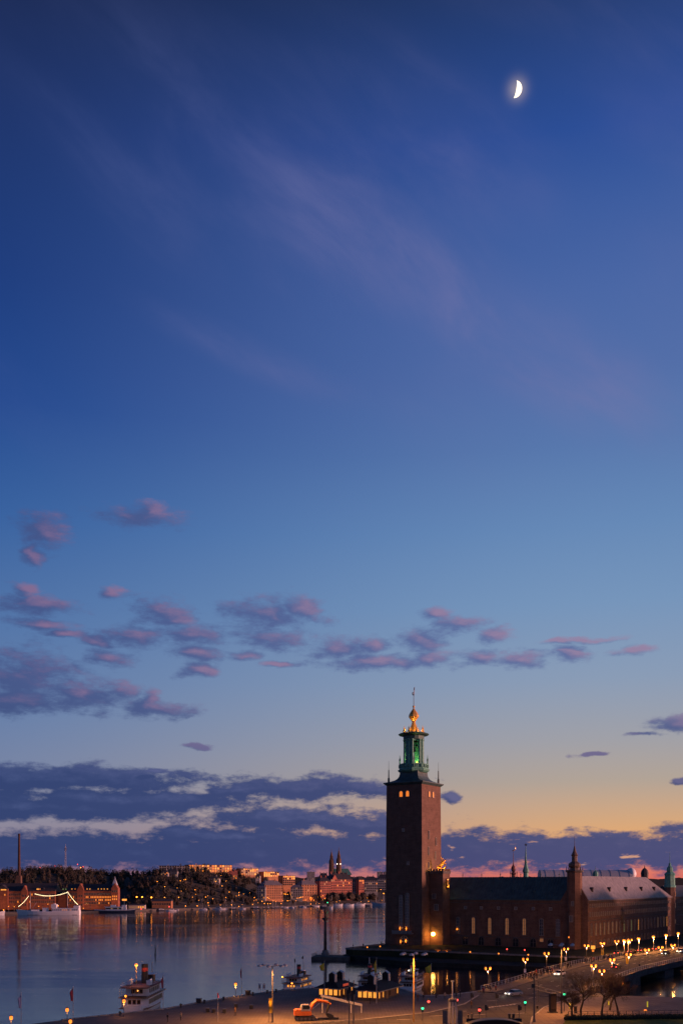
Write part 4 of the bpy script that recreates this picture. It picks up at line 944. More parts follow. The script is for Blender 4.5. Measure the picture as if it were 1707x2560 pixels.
# ------------------------------------------------------------------ far shore buildings
random.seed(21)
wcache = {}
def fwin(w, h, pane):
    key = (round(w, 2), round(h, 2), pane.name)
    if key not in wcache:
        mb = MB(); mb.mi = 0; mb.box(-w / 2 - .1, w / 2 + .1, -.06, .05, -.12, h + .1); mb.mi = 1; mb.box(-w / 2, w / 2, -.1, 0, 0, h)
        wcache[key] = mb.mesh('window', [FRAME, pane])
    return wcache[key]
def far_building(name, label, px0, px1, ytop, ybase, Y, wall, storeys, cols, roof='hip', rh=4.0, rm=DROOF, lit=.15, litm=(LITO, LITD), rz=0.0, depth=12.0, ww=1.1, wh=1.5, chim=2, cat='building', rows=None, base_ext=8, skip0=0):
    Y = dep((px0 + px1) / 2, Y); g_ = Y / 1000.0 if Y < 1700 else 1.0; depth *= g_; rh *= g_; ww *= g_; wh *= g_; base_ext = 14
    xc = wx((px0 + px1) / 2, Y); w = (px1 - px0) * Y / F / max(.5, cos(rz)); z0 = wz(ybase, Y); z1 = wz(ytop, Y)
    r_ = root(name, label, cat, (xc, Y, z0), rz); h = z1 - z0
    part('wall', MB().box(-w / 2, w / 2, 0, depth, -base_ext, h), wall, r_)
    if roof == 'flat': ro = part('roof', MB().box(-w / 2 - .4, w / 2 + .4, -.4, depth + .4, h, h + .5), rm, r_)
    elif roof == 'gabley': ro = part('roof', MB().gable(-w / 2, w / 2, 0, depth, h, h + rh, 'y', over=.3), rm, r_)
    elif roof == 'gable': ro = part('roof', MB().gable(-w / 2, w / 2, 0, depth, h, h + rh, 'x', over=.3), rm, r_)
    else: ro = part('roof', MB().gable(-w / 2, w / 2, 0, depth, h, h + rh, 'x', min(w * .3, 5), min(w * .3, 5), over=.4), rm, r_)
    for i in range(chim):
        cx = -w / 2 + w * (i + .7) / (chim + .4); part('chimney', MB().box(cx - .5, cx + .5, depth * .4, depth * .4 + 1.0, h + (rh * .3 if roof != 'flat' else .4), h + (rh + 1.6 if roof != 'flat' else 2.0)), wall if random.random() < .5 else DROOF, ro)
    sh = h / storeys
    for j in range(skip0, storeys):
        for i in range(cols):
            x = -w / 2 + w * (i + .5) / cols
            l_ = random.random() < (rows[j] if rows else lit)
            part('window', fwin(ww, wh, random.choice(litm) if l_ else GLASS), None, r_, loc=(x, -.001, j * sh + sh * .35))
    return r_
# hilltop slabs
far_building('apartment_block', 'long four storey block on the hilltop with rows of orange windows', 476, 577, 2164, 2189, 1120, OCHRE, 4, 17, 'flat', 0, DROOF, .9, (LITO, LITY, LITD, LITO), radians(28), 12, 1.5, 1.7, 3)
far_building('apartment_block', 'dim long block on the hilltop left of the orange windowed one', 399, 474, 2166, 2181, 1135, GREYC, 3, 12, 'flat', 0, DROOF, .06, (LITO, LITD), radians(10), 12, 1.4, 1.5, 2)
far_building('apartment_block', 'hilltop block with orange windows right of the long one', 604, 645, 2173, 2190, 1110, OCHRE, 4, 8, 'flat', 0, DROOF, .8, (LITO, LITY, LITD), radians(30), 12, 1.5, 1.5, 2)
far_building('apartment_block', 'low hilltop block with one bright window row, third from the left', 660, 697, 2181, 2194, 1100, OCHRE, 3, 7, 'flat', 0, DROOF, .8, (LITO, LITY), radians(30), 12, 1.5, 1.5, 2)
far_building('apartment_block', 'brown block with a glowing top floor above the shore houses', 708, 737, 2191, 2216, 1060, BRICK3, 5, 6, 'flat', 0, DROOF, 0, (LITO, LITY), radians(28), 12, 1.5, 1.5, 1, rows=[.1, .1, .1, .2, 1.0])
far_building('villa', 'small pale house half hidden in trees below the dim hilltop block', 402, 420, 2183, 2190, 1105, PALEPL, 2, 4, 'hip', 3, DROOF, .4, (LITO, LITD), 0, 9)
far_building('villa', 'grey house among trees left of the orange windowed block', 424, 443, 2180, 2192, 1100, GREYC, 3, 4, 'hip', 3, DROOF, .1, (LITD,), 0, 9)
far_building('villa', 'little red gabled house glowing below the hilltop blocks', 572, 593, 2190, 2200, 1080, REDPL, 2, 4, 'gable', 5, REDPL, .5, (LITO, LITD), .1, 9)
far_building('villa', 'pale low house with dim windows in the hillside trees', 520, 548, 2198, 2206, 1060, PALEPL, 2, 6, 'hip', 2.5, DROOF, .4, (LITD,), 0, 9)
far_building('villa', 'pale little house under the second lit hilltop block', 639, 650, 2191, 2198, 1085, PALEPL, 2, 3, 'hip', 2, DROOF, .3, (LITD,), 0, 8)
# shore houses
far_building('shore_house', 'brown brick house by the shore, largest of the left group', 663, 706, 2214, 2250, 1000, BRICK3, 6, 8, 'hip', 5, SLATE, .04, (LITO, LITD), radians(30), 14)
far_building('shore_house', 'dark narrow house attached left of the brown shore house', 642, 663, 2220, 2248, 1005, GREYC, 5, 4, 'hip', 3, SLATE, .1, (LITO, LITD), radians(-6), 12)
far_building('shore_house', 'dark house between the two brown shore houses', 727, 756, 2220, 2248, 1005, GREYC, 5, 5, 'hip', 3, SLATE, .08, (LITO, LITD), radians(4), 12)
far_building('shore_house', 'square brown house left of the big red building', 755, 792, 2213, 2243, 995, BRICK3, 5, 6, 'hip', 5, SLATE, .05, (LITD,), radians(30), 13)
far_building('red_building', 'left wing of dull red plaster beside the gabled red building', 800, 828, 2204, 2238, 1018, REDPL, 6, 6, 'hip', 4.5, DROOF, .08, (LITO, LITD), radians(24), 14)
rb_ = far_building('red_building', 'big red building with a dark roof and small gable below the church', 827, 880, 2200, 2238, 1010, REDPL, 6, 11, 'hip', 7, DROOF, .1, (LITO, LITD), radians(24), 15, rows=[.02, .05, .05, .1, .15, .6], chim=5)
part('gable_front', MB().extrude_y([(-14.0, 20.6), (-6.0, 20.6), (-10.0, 27.6)], -.3, 8), REDPL, rb_)
far_building('tower_house', 'slim red tower house right of the big red building', 897, 910, 2201, 2228, 1015, REDPL, 5, 3, 'hip', 3, DROOF, .1, (LITO,), radians(24), 8, rows=[0, 0, .1, .1, .9])
far_building('dark_house', 'dark tenement with a few lit windows left of the brick tower', 911, 944, 2202, 2232, 1030, GREYC, 5, 7, 'hip', 4, DROOF, .12, (LITO, LITD), radians(4), 14)
far_building('dark_house', 'darker tenement partly hidden behind the brick tower', 944, 985, 2197, 2232, 1050, GREYC, 6, 8, 'hip', 4, DROOF, .08, (LITO, LITD), 0, 14)
far_building('dark_house', 'dark tenement behind the red building and the church', 880, 898, 2204, 2232, 1035, GREYC, 5, 4, 'hip', 4, DROOF, .06, (LITO, LITD), 0, 14)
far_building('dark_house', 'dark roofed tenement left of the twin spires', 795, 822, 2196, 2215, 1060, GREYC, 4, 6, 'hip', 5, DROOF, .05, (LITD,), 0, 12, chim=3)
for (a, b, t, lab) in ((768, 787, 2181, 'grey tower block on the skyline left of the church'), (944, 957, 2181, 'grey twin tower block on the skyline, wider one'), (960, 966, 2181, 'grey twin tower block on the skyline, narrow one')):
    far_building('tower_block', lab, a, b, t, 2200, 2300, GREYC, 6, max(2, (b - a) // 3), 'flat', 0, GREYC, .05, (LITD,), .1, 12, 1.6, 1.6, 1)
far_building('shed', 'low brown shed on the far quay under the dark hillside', 380, 428, 2254, 2268, 962, BRICK3, 1, 8, 'gable', 2, DROOF, .0, (LITO,), 0, 9, 1.2, 1.5, 0)
# brewery
bw = root('brewery', 'long red brick brewery with gables and a pointed end tower', 'building', (0, 1005, 2.0)); YB = 1005
def bx_(px): return wx(px, YB)
def bz_(py): return wz(py, YB) - 2.0
wl_ = MB(); wl_.box(bx_(-60), bx_(138), 0, 18, -3, bz_(2229)); wl_.box(bx_(168), bx_(280), 0, 16, -3, bz_(2228)); wl_.box(bx_(138), bx_(168), 4, 14, -3, bz_(2238)); part('wall', wl_, BRICK2, bw)
ro = MB(); ro.gable(bx_(-60), bx_(138), 0, 18, bz_(2229), bz_(2209), 'x', over=.4); part('roof', ro, DROOF, bw)
ro = MB(); ro.gable(bx_(168), bx_(280), 0, 16, bz_(2228), bz_(2211), 'x', over=.4); ro2 = part('roof', ro, DROOF, bw); part('roof', MB().gable(bx_(138), bx_(168), 4, 14, bz_(2238), bz_(2231), 'x'), DROOF, bw)
for (c, hw_, ye, ya) in ((62, 7.5, 2229, 2215), (202, 8.5, 2226, 2210)):
    a, b = bx_(c - hw_), bx_(c + hw_); g_ = MB().extrude_y([(a, -2), (b, -2), (b, bz_(ye)), ((a + b) / 2, bz_(ya)), (a, bz_(ye))], -1.2, 8); go = part('gable_bay', g_, BRICK2, bw)
    for z in (4, 8.5, 13): 
        for d_ in (-1.2, 1.2): part('window', fwin(1.1, 2.0, GLASS), None, go, loc=((a + b) / 2 + d_, -1.2, z))
a, b = bx_(-6), bx_(21); tb = part('corner_block', MB().box(a, b, -1.5, 9, -2, bz_(2224)), BRICK2, bw); part('block_roof', MB().gable(a, b, -1.5, 9, bz_(2224), bz_(2213), 'y', over=.3), DROOF, tb)
for d_ in (-2.2, -.8, .6, 2.0): part('window', fwin(1.1, 2.0, LITY), None, tb, loc=((a + b) / 2 + d_ + 1.2, -1.5, bz_(2227)))
part('window', fwin(1.2, 1.6, LITO), None, tb, loc=((a + b) / 2 + 2.4, -1.5, bz_(2240)))
a, b = bx_(279), bx_(296); et = part('end_tower', MB().extrude_y([(a, -2), (b, -2), (b, bz_(2222)), ((a + b) / 2, bz_(2209)), (a, bz_(2222))], -1.6, 7), BRICK2, bw)
part('tower_spire', MB().lathe([(3.6, bz_(2214)), (2.2, bz_(2206)), (.9, bz_(2199)), (.1, bz_(2192))], 4, c=((a + b) / 2 - .8, 3.4), rot=pi / 4), ZINC, et)
for z, l_ in ((2231, 0), (2244, 1), (2251, 1)):
    for d_ in (-1.9, 0, 1.9): part('window', fwin(1.1, 1.6, LITO if l_ else GLASS), None, et, loc=((a + b) / 2 + d_, -1.6, bz_(z)))
for px in range(172, 278, 4):
    if abs(px - 202) < 10: continue
    for py, p_ in ((2236, 0), (2244, .45 if px < 236 else .95), (2251, .12 if px < 238 else .9), (2259, .05)):
        if 236 < px and py == 2236: p_ = .1
        part('window', fwin(.95, 1.7, LITO if random.random() < p_ else GLASS), None, bw, loc=(bx_(px), -.001, bz_(py + 2)))
for px in range(-40, 136, 5):
    if abs(px - 62) < 10 or -8 < px < 24: continue
    for py in (2238, 2247, 2256): part('window', fwin(1.0, 2.0, LITO if random.random() < .04 else GLASS), None, bw, loc=(bx_(px), -.001, bz_(py + 2)))
dmr = MB(); dmr.box(-.8, .8, -.2, 2, 0, 1.5); dmr.gable(-.8, .8, -.2, 2, 1.5, 2.3, 'y', over=.15); dmm = dmr.mesh('roof_dormer', DROOF)
for px, l_ in ((92, LITY), (95, LITY), (99, LITO), (108, GLASS), (157, LITG), (164, LITG), (179, LITY), (187, LITO), (217, LITY), (224, LITY), (245, LITY), (253, LITY), (260, LITY), (268, LITY)):
    d_ = part('roof_dormer', dmm, None, bw, loc=(bx_(px), 1.6, bz_(2226))); part('window', fwin(1.0, 1.1, l_), None, d_, loc=(0, -.2, .25))
# warm wash of the quay lamps over the brick
for i, px in enumerate((12, 60, 118, 185, 235, 285)):
    r_ = root('quay_floodlight', 'low floodlight on a post washing the brewery wall, %s from the left' % ORD[i], 'floodlight', (bx_(px), 990, 2.0)); part('post', MB().lathe([(.12, 0), (.1, 4.4)], 5), STEEL, r_); part('lamp_box', MB().box(-.5, .5, -.2, .3, 4.4, 5.0), BLACK, r_); flood(r_, (0, .5, 4.7), (0, 1, .35), 3000, (1, .40, .13))
low = root('quay_shed', 'low yellow lit quay shed in front of the brewery end tower', 'building', (wx(345, 1030), 1030, 2)); part('wall', MB().box(-10, 7, 0, 6, 0, 4), PALEPL, low); part('roof', MB().gable(-10, 7, 0, 6, 4, 5.4, 'x', over=.3), DROOF, low)
for i in range(7): part('window', fwin(1.3, 1.6, LITY if i > 3 else LITD), None, low, loc=(-8.5 + i * 2.3, 0, 1.2))
sgn = root('lit_sign', 'small yellow lit sign board right of the brewery end tower', 'sign', (wx(311, 1010), 1010, 2)); part('board', MB().box(-2.3, 2.3, -.2, .2, 9, 10.8), LITY, sgn); part('post', MB().box(-.12, .12, -.1, .1, 0, 9).box(-.1, .1, -.1, .1, 10.8, 14), STEEL, sgn)
# chimney, mast, church
cy = 1050; ch = root('brick_chimney', 'tall slender brick factory chimney on the left skyline', 'chimney', (wx(48, cy), cy, 0))
part('stack', MB().lathe([(2.0, 2), (1.75, wz(2205, cy)), (1.05, wz(2092, cy)), (1.2, wz(2090, cy)), (1.2, wz(2085, cy)), (.9, wz(2085, cy))], 12), brick_mat('dark_brown_brick', (.07, .038, .034)), ch); part('base', MB().box(-2.4, 2.4, -2.4, 2.4, 2, wz(2188, cy) - 1), BRICK, ch)  # stack in a darker brick tone than its base
my = 1260; ms = root('radio_mast', 'thin lattice radio mast on the dark ridge', 'mast', (wx(164, my), my, 0))
lt = MB(); zt = wz(2117, my); zb_ = 30
for s_ in ((-1, -1), (1, -1), (1, 1), (-1, 1)): lt.tube([(s_[0] * 1.0, s_[1] * 1.0, zb_), (s_[0] * .45, s_[1] * .45, zt)], .12, 4)
for i in range(12):
    z = zb_ + (zt - zb_) * i / 12; r2 = 1.0 - .55 * i / 12; lt.tube([(-r2, -r2, z), (r2, -r2, z + 2.6)], .08, 4); lt.tube([(r2, -r2, z), (-r2, -r2, z + 2.6)], .08, 4)
lt.tube([(0, 0, zt - 1), (0, 0, zt + 3.5)], .1, 4); lt.box(-1.5, 1.5, -.3, .3, zt - 5, zt - 4.6); lt.box(-1.4, -1.1, -.3, .3, zt - 5, zt - 2); lt.box(1.1, 1.4, -.3, .3, zt - 5, zt - 2); part('lattice', lt, STEEL, ms)
kyy = dep(838, 1080); kf = kyy / 1080; kc = root('church', 'dark church with two slender spires and a green copper roof', 'church', (0, kyy, 0))
def kx(px): return wx(px, kyy)
def kz(py): return wz(py, kyy)
for (c, tip, sh_) in ((828.5, 2126, 2150), (846.8, 2122, 2147)):
    s_ = part('spire_tower', MB().lathe([(r__ * kf, z__) for r__, z__ in ((3.4, 8), (3.3, kz(2190)), (2.9, kz(sh_ + 12)), (2.9, kz(sh_ + 4)), (2.3, kz(sh_)), (1.9, kz(sh_ - 2)), (1.6, kz(sh_ - 8)), (1.2, kz(sh_ - 12)), (.8, kz(tip + 8)), (.3, kz(tip + 4)), (.08, kz(tip - 4)))], 8, c=(kx(c), 0), rot=pi / 8), BRICK, kc)
    for i in range(4): a = pi / 4 + i * pi / 2; part('pinnacle', MB().lathe([(.4, kz(sh_ + 4)), (.3, kz(sh_ - 3)), (.05, kz(sh_ - 9))], 5, c=(kx(c) + 2.2 * kf * cos(a), 2.2 * kf * sin(a))), BRICK, s_)
for dx_ in (-1.4, 1.4): part('clock_light', MB().lathe([(.5, kz(2161) - .5), (.5, kz(2161) + .5)], 8, c=(kx(846.8) + dx_ * 1.7, -3.3)), LAMPW, kc)
part('nave', MB().box(kx(832), kx(876), 3, 18, 8, kz(2187)), BRICK, kc)
part('nave_roof', MB().add([(kx(832), 2.5, kz(2188)), (kx(880), 2.5, kz(2188)), (kx(880), 18.5, kz(2188)), (kx(832), 18.5, kz(2188)), (kx(832), 10.5, kz(2172)), (kx(870), 10.5, kz(2172.5))], [(0, 1, 5, 4), (1, 2, 5), (2, 3, 4, 5), (3, 0, 4)]), COPPER, kc)
part('ridge_cross', MB().lathe([(.25, kz(2174)), (.12, kz(2168))], 5, c=(kx(869.5), 10.5)), COPPER, kc)
# long pale roof beyond the town hall
ph_ = root('arched_hall', 'long far hall with a pale blue curved metal roof and white rounded end', 'building', (0, 900, 0))
def hx(px): return wx(px, 900)
def hz(py): return wz(py, 900)
arc = [(9 * cos(pi * j / 10), hz(2196) + (hz(2175.5) - hz(2196)) * sin(pi * j / 10)) for j in range(11)]
part('roof', MB().extrude_x(arc, hx(1348), hx(1572)), ZINC, ph_)
part('wall', MB().box(hx(1348), hx(1572), -9, 9, 2, hz(2196)), PALEPL, ph_)
rbm = MB().extrude_x([(9.15 * cos(pi * j / 10), hz(2196) + (hz(2175.5) - hz(2196) + .15) * sin(pi * j / 10)) for j in range(11)], -.3, .3).mesh('roof_rib', mat('dull_rib', (.30, .32, .36), .5))
for i in range(10): part('roof_rib', rbm, None, ph_, loc=(hx(1360 + i * 23), 0, 0))
part('end_cap', MB().ball((hx(1576), -1, hz(2186)), (4.6, 7, 5.6), 14, 9), WHITE, ph_, smooth=True)
# aviation lights on the ridge
for i, (x, y, m) in enumerate(((100, 2170, REDL), (137, 2166, REDL), (153, 2167, REDL), (194, 2162, REDL), (208, 2168, REDL), (202, 2170, LAMPF))):
    Y = 1270; r_ = root('beacon', 'small %s light on a pole on the dark ridge, %s from the chimney' % ('red' if m is REDL else 'yellow', ORD[(0, 1, 2, 3, 5, 4)[i]]), 'beacon', (wx(x, Y), Y, 30)); part('pole', MB().lathe([(.2, 0), (.12, wz(y, Y) - 30)], 5), STEEL, r_); part('lamp', MB().ball((0, 0, wz(y, Y) - 30), .55, 8, 6), m, r_)
# far street lamps
fl2 = [(52, 412), (125, 461), (247, 474), (288, 505), (330, 485), (422, 492), (428, 537), (124, 567), (262, 566), (397, 564), (460, 595), (525, 563), (548, 552), (597, 580), (329, 651), (443, 650), (550, 620), (554, 645), (670, 641), (780, 640), (725, 567), (757, 514), (687, 455), (853, 520), (852, 545), (826, 553), (896, 533), (957, 521), (676, 352), (727, 408), (278, 404), (298, 404), (313, 393), (328, 391), (884, 637), (851, 655), (1003, 567), (1022, 591), (1000, 600), (987, 636), (1040, 619), (1098, 570), (1133, 569), (1147, 580), (1188, 600), (1223, 537), (1285, 535), (1297, 534), (1310, 534), (1328, 537), (1355, 533), (1281, 600), (1326, 600), (1345, 600), (1409, 600), (1423, 573), (1445, 570), (1461, 565), (1475, 563), (1505, 593), (1540, 563), (1558, 595), (1078, 605), (1102, 628), (1133, 629), (1160, 628), (1213, 605), (1265, 628), (624, 412)]
fl3 = [(371, 562), (380, 566), (330, 593), (408, 594), (425, 562), (450, 563), (458, 522), (480, 525), (508, 525), (497, 552), (479, 562), (517, 580), (498, 591), (590, 582), (632, 611), (663, 600), (872, 608), (945, 606), (932, 572), (1077, 595), (1064, 491), (964, 458), (952, 472), (1124, 437), (430, 628), (462, 626), (380, 632)]
fl1 = [(1340, 720), (1393, 720), (1484, 724), (817, 831), (36, 847), (85, 812), (140, 815), (380, 810), (470, 790), (570, 806)]
pts = [(380 + x / 3.92, 2100 + y / 3.92) for x, y in fl2] + [(680 + x / 3.92, 2100 + y / 3.92) for x, y in fl3] + [(x / 3.92, 2060 + y / 3.92) for x, y in fl1]
headm = {k_: MB().ball((0, 0, 0), r_, 8, 6).mesh('lamp_head', LAMPF) for k_, r_ in (('s', .22), ('m', .34), ('b', .80))}
for i, (x, y) in enumerate(sorted(pts)):
    g_ = shore(x) / 942.0; Y = 956 * g_
    if y < 2250:
        for st_ in range(200):
            Y = (956 + st_ * 1.2) * g_
            if wz(y, Y) - 5.5 <= terr(wx(x, Y), Y): break
        Y = min(Y, 1100 * g_) - 6
    X = wx(x, Y); z = wz(y, Y); g0 = max(2.0, min(z - 2, terr(X, Y)))
    if y > 2262: lab, gr = 'small yellow lamp at the water edge among the far moored boats', 'lamps along the far water edge'
    elif x > 640: lab, gr = 'yellow street lamp below the shore houses on the far bank', 'lamps below the shore houses'
    elif x < 380: lab, gr = 'orange lamp on the quay before the red brewery', 'lamps before the brewery'
    else: lab, gr = 'yellow lamp among the trees of the dark hillside', 'lamps in the hillside trees'
    big = x < 380 and abs(y - 2243.7) < 2
    if big: lab = 'large orange quay lamp right of the brewery, %s one' % ('left' if x < 350 else 'right'); gr = 'lamps before the brewery'
    r_ = root('far_street_lamp', lab, 'street lamp', (X, Y, g0), 0, gr)
    part('pole', MB().lathe([(.12, 0), (.07, z - g0)], 5), STEEL, r_)
    part('lamp_head', headm['b' if big else random.choice('sm')], None, r_, loc=(0, 0, z - g0))
    if y > 2235 and i % 5 == 0: flood(r_, (0, .3, z - g0 - .9), (0, .8, -.6), 1200, SOD, 140)

# city blocks added out of view on the right to shade low evening light
for i, (x, y, l, rz_, hh) in enumerate(((232, 500, 78, -62, 26), (205, 425, 88, -60, 25), (185, 352, 94, -63, 27), (172, 285, 74, -80, 24), (170, 215, 74, -92, 25), (172, 148, 72, -92, 23))):
    r_ = root('tenement', 'plastered tenement added out of view at the right for its shade, %s from the camera' % ORD[5 - i], 'building', (x, y, 1.6), radians(rz_)); part('wall', MB().box(-l / 2, l / 2, -14, 0, -2, hh - 4), OCHRE if i % 2 else PALEPL, r_); part('roof', MB().gable(-l / 2, l / 2, -14, 0, hh - 4, hh + 1, 'x', 3, 3, over=.4), DROOF, r_)
    wm_ = fwin(1.2, 1.9, GLASS)
    for j in range(5):
        for c in range(12): part('window', wm_, None, r_, loc=(-l / 2 + l * (c + .5) / 12, -14.0, 2.5 + j * 3.8))
# ------------------------------------------------------------------ boats
def hull(L, B, D, sheer=.5, flare=.82, bow=1.6, stern=5.0, z0=-.4, n=14, sternw=.75):
    """hull along +x (bow), returns builder; deck closed"""
    mb = MB(); rows = 5
    for i in range(n + 1):
        t = i / n; x = -L / 2 + L * t
        hb_ = B / 2 * (1 - max(0, (t - .45) / .55) ** bow if t > .45 else 1 - (1 - sternw) * ((.45 - t) / .45) ** stern)
        hb_ = max(hb_, .03); zt_ = D + sheer * (2 * t - 1) ** 2 * (1.4 if t > .5 else .7)
        for j in range(rows):
            s = j / (rows - 1); w = hb_ * (flare + (1 - flare) * s ** .7); z = z0 + (zt_ - z0) * s; xo = (s - 1) * .09 * L * max(0, t - .8) * 2.0
            mb.v.append((x + xo, w, z)); mb.v.append((x + xo, -w, z))
    R = rows * 2
    for i in range(n):
        for j in range(rows - 1):
            a = i * R + j * 2
            mb.f.append((a, a + R, a + R + 2, a + 2)); mb.f.append((a + 1, a + 3, a + R + 3, a + R + 1)); mb.k += [0, 0]
        a = i * R + (rows - 1) * 2; mb.f.append((a, a + R, a + R + 1, a + 1)); mb.k.append(0)
    for i in (0, n):
        for j in range(rows - 1):
            a = i * R + j * 2; mb.f.append((a, a + 2, a + 3, a + 1)); mb.k.append(0)
    return mb
def deckhouse(x0, x1, w, z0, z1, inset=.0): return MB().prism([(x0, -w / 2), (x1 - .8, -w / 2), (x1, -w / 4), (x1, w / 4), (x1 - .8, w / 2), (x0, w / 2), (x0 - .5, w / 4), (x0 - .5, -w / 4)], z0, z1)
def steamer(name, label, X, Y, head, L, B, s=1.0, hullm=WHITE, litw=0.0, funnel=True, glow=None, mast=True):
    r_ = root(name, label, 'boat', (X, Y, 0), head)
    part('hull', hull(L, B, 1.5, .9, bow=2.2, sternw=.6, stern=3), hullm, r_, smooth=False)
    part('rubbing_strake', MB().prism([(-L * .45, B * .5), (L * .05, B * .51), (L * .05, -B * .51), (-L * .45, -B * .5)], 1.25, 1.42), WOOD, r_)
    ml = part('saloon', deckhouse(-L * .40, L * .26, B * .92, 1.5, 3.9), OFFW, r_)
    part('promenade_deck', deckhouse(-L * .46, L * .32, B * 1.02, 3.9, 4.08), WOOD, r_)
    up = part('upper_saloon', deckhouse(-L * .30, L * .18, B * .78, 4.08, 6.2), OFFW, r_)
    part('boat_deck', deckhouse(-L * .43, L * .25, B * .98, 6.2, 6.36), mat('deck_red', (.16, .06, .055), .8), r_)
    wh = part('wheelhouse', deckhouse(L * .10, L * .20, B * .42, 6.36, 8.3), WOOD, r_); part('wheelhouse_roof', deckhouse(L * .08, L * .215, B * .5, 8.3, 8.42), OFFW, wh)
    wm = {m_.name: rect_window(.62, .85, .06, WOOD, m_, 0) for m_ in (GLASS, LITY)}
    nW = int(L * .58 / 1.35)
    for i in range(nW):
        x = -L * .36 + i * 1.35
        for sgn in (-1, 1):
            part('window', wm[(LITY if random.random() < litw else GLASS).name], None, ml, loc=(x, sgn * B * .462, 2.45), rz=0 if sgn < 0 else pi)
            if -L * .27 < x < L * .13: part('window', wm[(LITY if random.random() < litw else GLASS).name], None, up, loc=(x, sgn * B * .392, 4.75), rz=0 if sgn < 0 else pi)
    for yy in (-.28, 0, .28):
        part('window', wm[(LITY if litw > .3 else GLASS).name], None, ml, loc=(-L * .40 - .5, yy * B * .55, 2.45), rz=-pi / 2); part('window', wm[GLASS.name], None, up, loc=(-L * .30 - .5, yy * B * .5, 4.75), rz=-pi / 2)
    # stanchions and rails
    pm = MB().box(-.04, .04, -.04, .04, 0, 2.12).mesh('stanchion', OFFW)
    for i in range(int(L * .76 / 2.0)):
        for sgn in (-1, 1): part('stanchion', pm, None, r_, loc=(-L * .45 + i * 2.0, sgn * B * .47, 4.08))
    rl = MB()
    for z, a0, a1, ww_ in ((5.0, -.46, .31, .50), (4.6, -.46, .31, .50), (7.2, -.43, .24, .48), (6.8, -.43, .24, .48), (2.5, .27, .44, .36)):
        for sgn in (-1, 1): rl.tube([(L * a0, sgn * B * ww_ * .55, z), (L * a0 + .6, sgn * B * ww_, z), (L * a1, sgn * B * ww_, z)], .035, 4)
        rl.tube([(L * a0, -B * ww_ * .55, z), (L * a0, B * ww_ * .55, z)], .035, 4)
    part('rail', rl, OFFW, r_)
    if funnel:
        f_ = part('funnel', MB().lathe([(.85, 6.3), (.78, 9.4)], 14, c=(-L * .02, 0)).lathe([(.8, 10.3), (.8, 11.2), (.7, 11.25)], 14, c=(-L * .02, 0)), BLACK, r_)
        part('funnel_band', MB().lathe([(.79, 9.4), (.8, 10.3)], 14, c=(-L * .02, 0)), REDP if not glow else mat('lit_red_band', (.8, .06, .05), .5), f_)
        for sgn in (-1, 1): part('ventilator', MB().tube([(L * .05, sgn * 1.1, 6.3), (L * .05, sgn * 1.1, 7.6), (L * .05 + .4, sgn * 1.1, 7.9)], [.22, .22, .38], 8), BLACK, r_)
    if mast:
        part('mast', MB().tube([(L * .30, 0, 4), (L * .27, 0, 11.0)], [.11, .05], 6), WOOD, r_); part('ensign_staff', MB().tube([(-L * .46, 0, 4.1), (-L * .52, 0, 8.2)], [.06, .04], 5), WOOD, r_)
    lbm = hull(3.6, 1.3, .55, .3, n=6).mesh('lifeboat', WHITE)
    for sgn in (-1, 1): part('lifeboat', lbm, None, r_, loc=(-L * .2, sgn * B * .34, 7.0))
    part('anchor_plate', MB().box(L * .38, L * .42, -.9, .9, 1.9, 2.5), WOOD, r_)
    return r_
random.seed(5)
s1 = steamer('steam_ship', 'white steamer with black funnel moored at the left quay', -44.7, 227, radians(88), 27, 7.0)
# lit pole lamp by the funnel
part('deck_lamp_pole', MB().lathe([(.09, 6.3), (.07, 11.2)], 6, c=(-5.2, 1.0)), LITPOLE, s1); part('deck_lamp', MB().ball((-5.2, 1.0, 11.3), .42), LAMPO, s1); point_light(s1, (-6.2, .6, 10.4), 320, SOD, .15)
part('stern_lamp', MB().ball((-13.9, 1.4, 4.6), .3), LAMPO, s1); point_light(s1, (-15.2, 1.4, 4.6), 90, SOD, .15)
s1.scale = (.92, .92, .9)
s2 = steamer('steam_ship', 'small steamer with lit windows and glowing red funnel band behind the left kiosk', -11.2, 264, radians(72), 21, 7.6, litw=.75, glow=True)
for (x, y, z) in ((-12.3, 2.2, 7.0), (-11.9, -1.6, 4.4)): part('stern_lamp', MB().ball((x, y, z), .36), LAMPO, s2); point_light(s2, (x - .5, y, z), 40, SOD, .15)
point_light(s2, (2.2, -1.9, 9.0), 10, (1, .3, .2), .1); s2.scale = (.68, .68, .62)
s3 = steamer('steam_ship', 'dark decked boat mostly hidden behind the right kiosk', wx(925, 270), 270, radians(75), 20, 6, hullm=DBLUE, glow=True)
point_light(s3, (2.0, -1.8, 9.6), 8, (1, .3, .2), .1); s3.scale = (.70, .70, .60)
s4 = steamer('steam_ship', 'white boat with a tall thin mast moored right of the kiosks', wx(1031, 266), 266, radians(74), 20, 6.4, glow=False)
part('signal_mast', MB().tube([(2, 0, 8), (2, 0, 14.2)], [.12, .06], 6).tube([(2, -1.2, 12.6), (2, 1.2, 12.6)], .05, 5).tube([(2, 0, 14), (6.5, 0, 7)], .02, 4).tube([(2, 0, 14), (-4, 0, 7)], .02, 4), OFFW, s4)
for sg_ in (-1, 1): part('deck_lamp', MB().ball((-2, sg_ * .9, 8.2), .22), LAMPW, s4)
point_light(s4, (-3, 0, 8.8), 30, (1, .8, .45), .15); s4.scale = (.74, .78, .64)
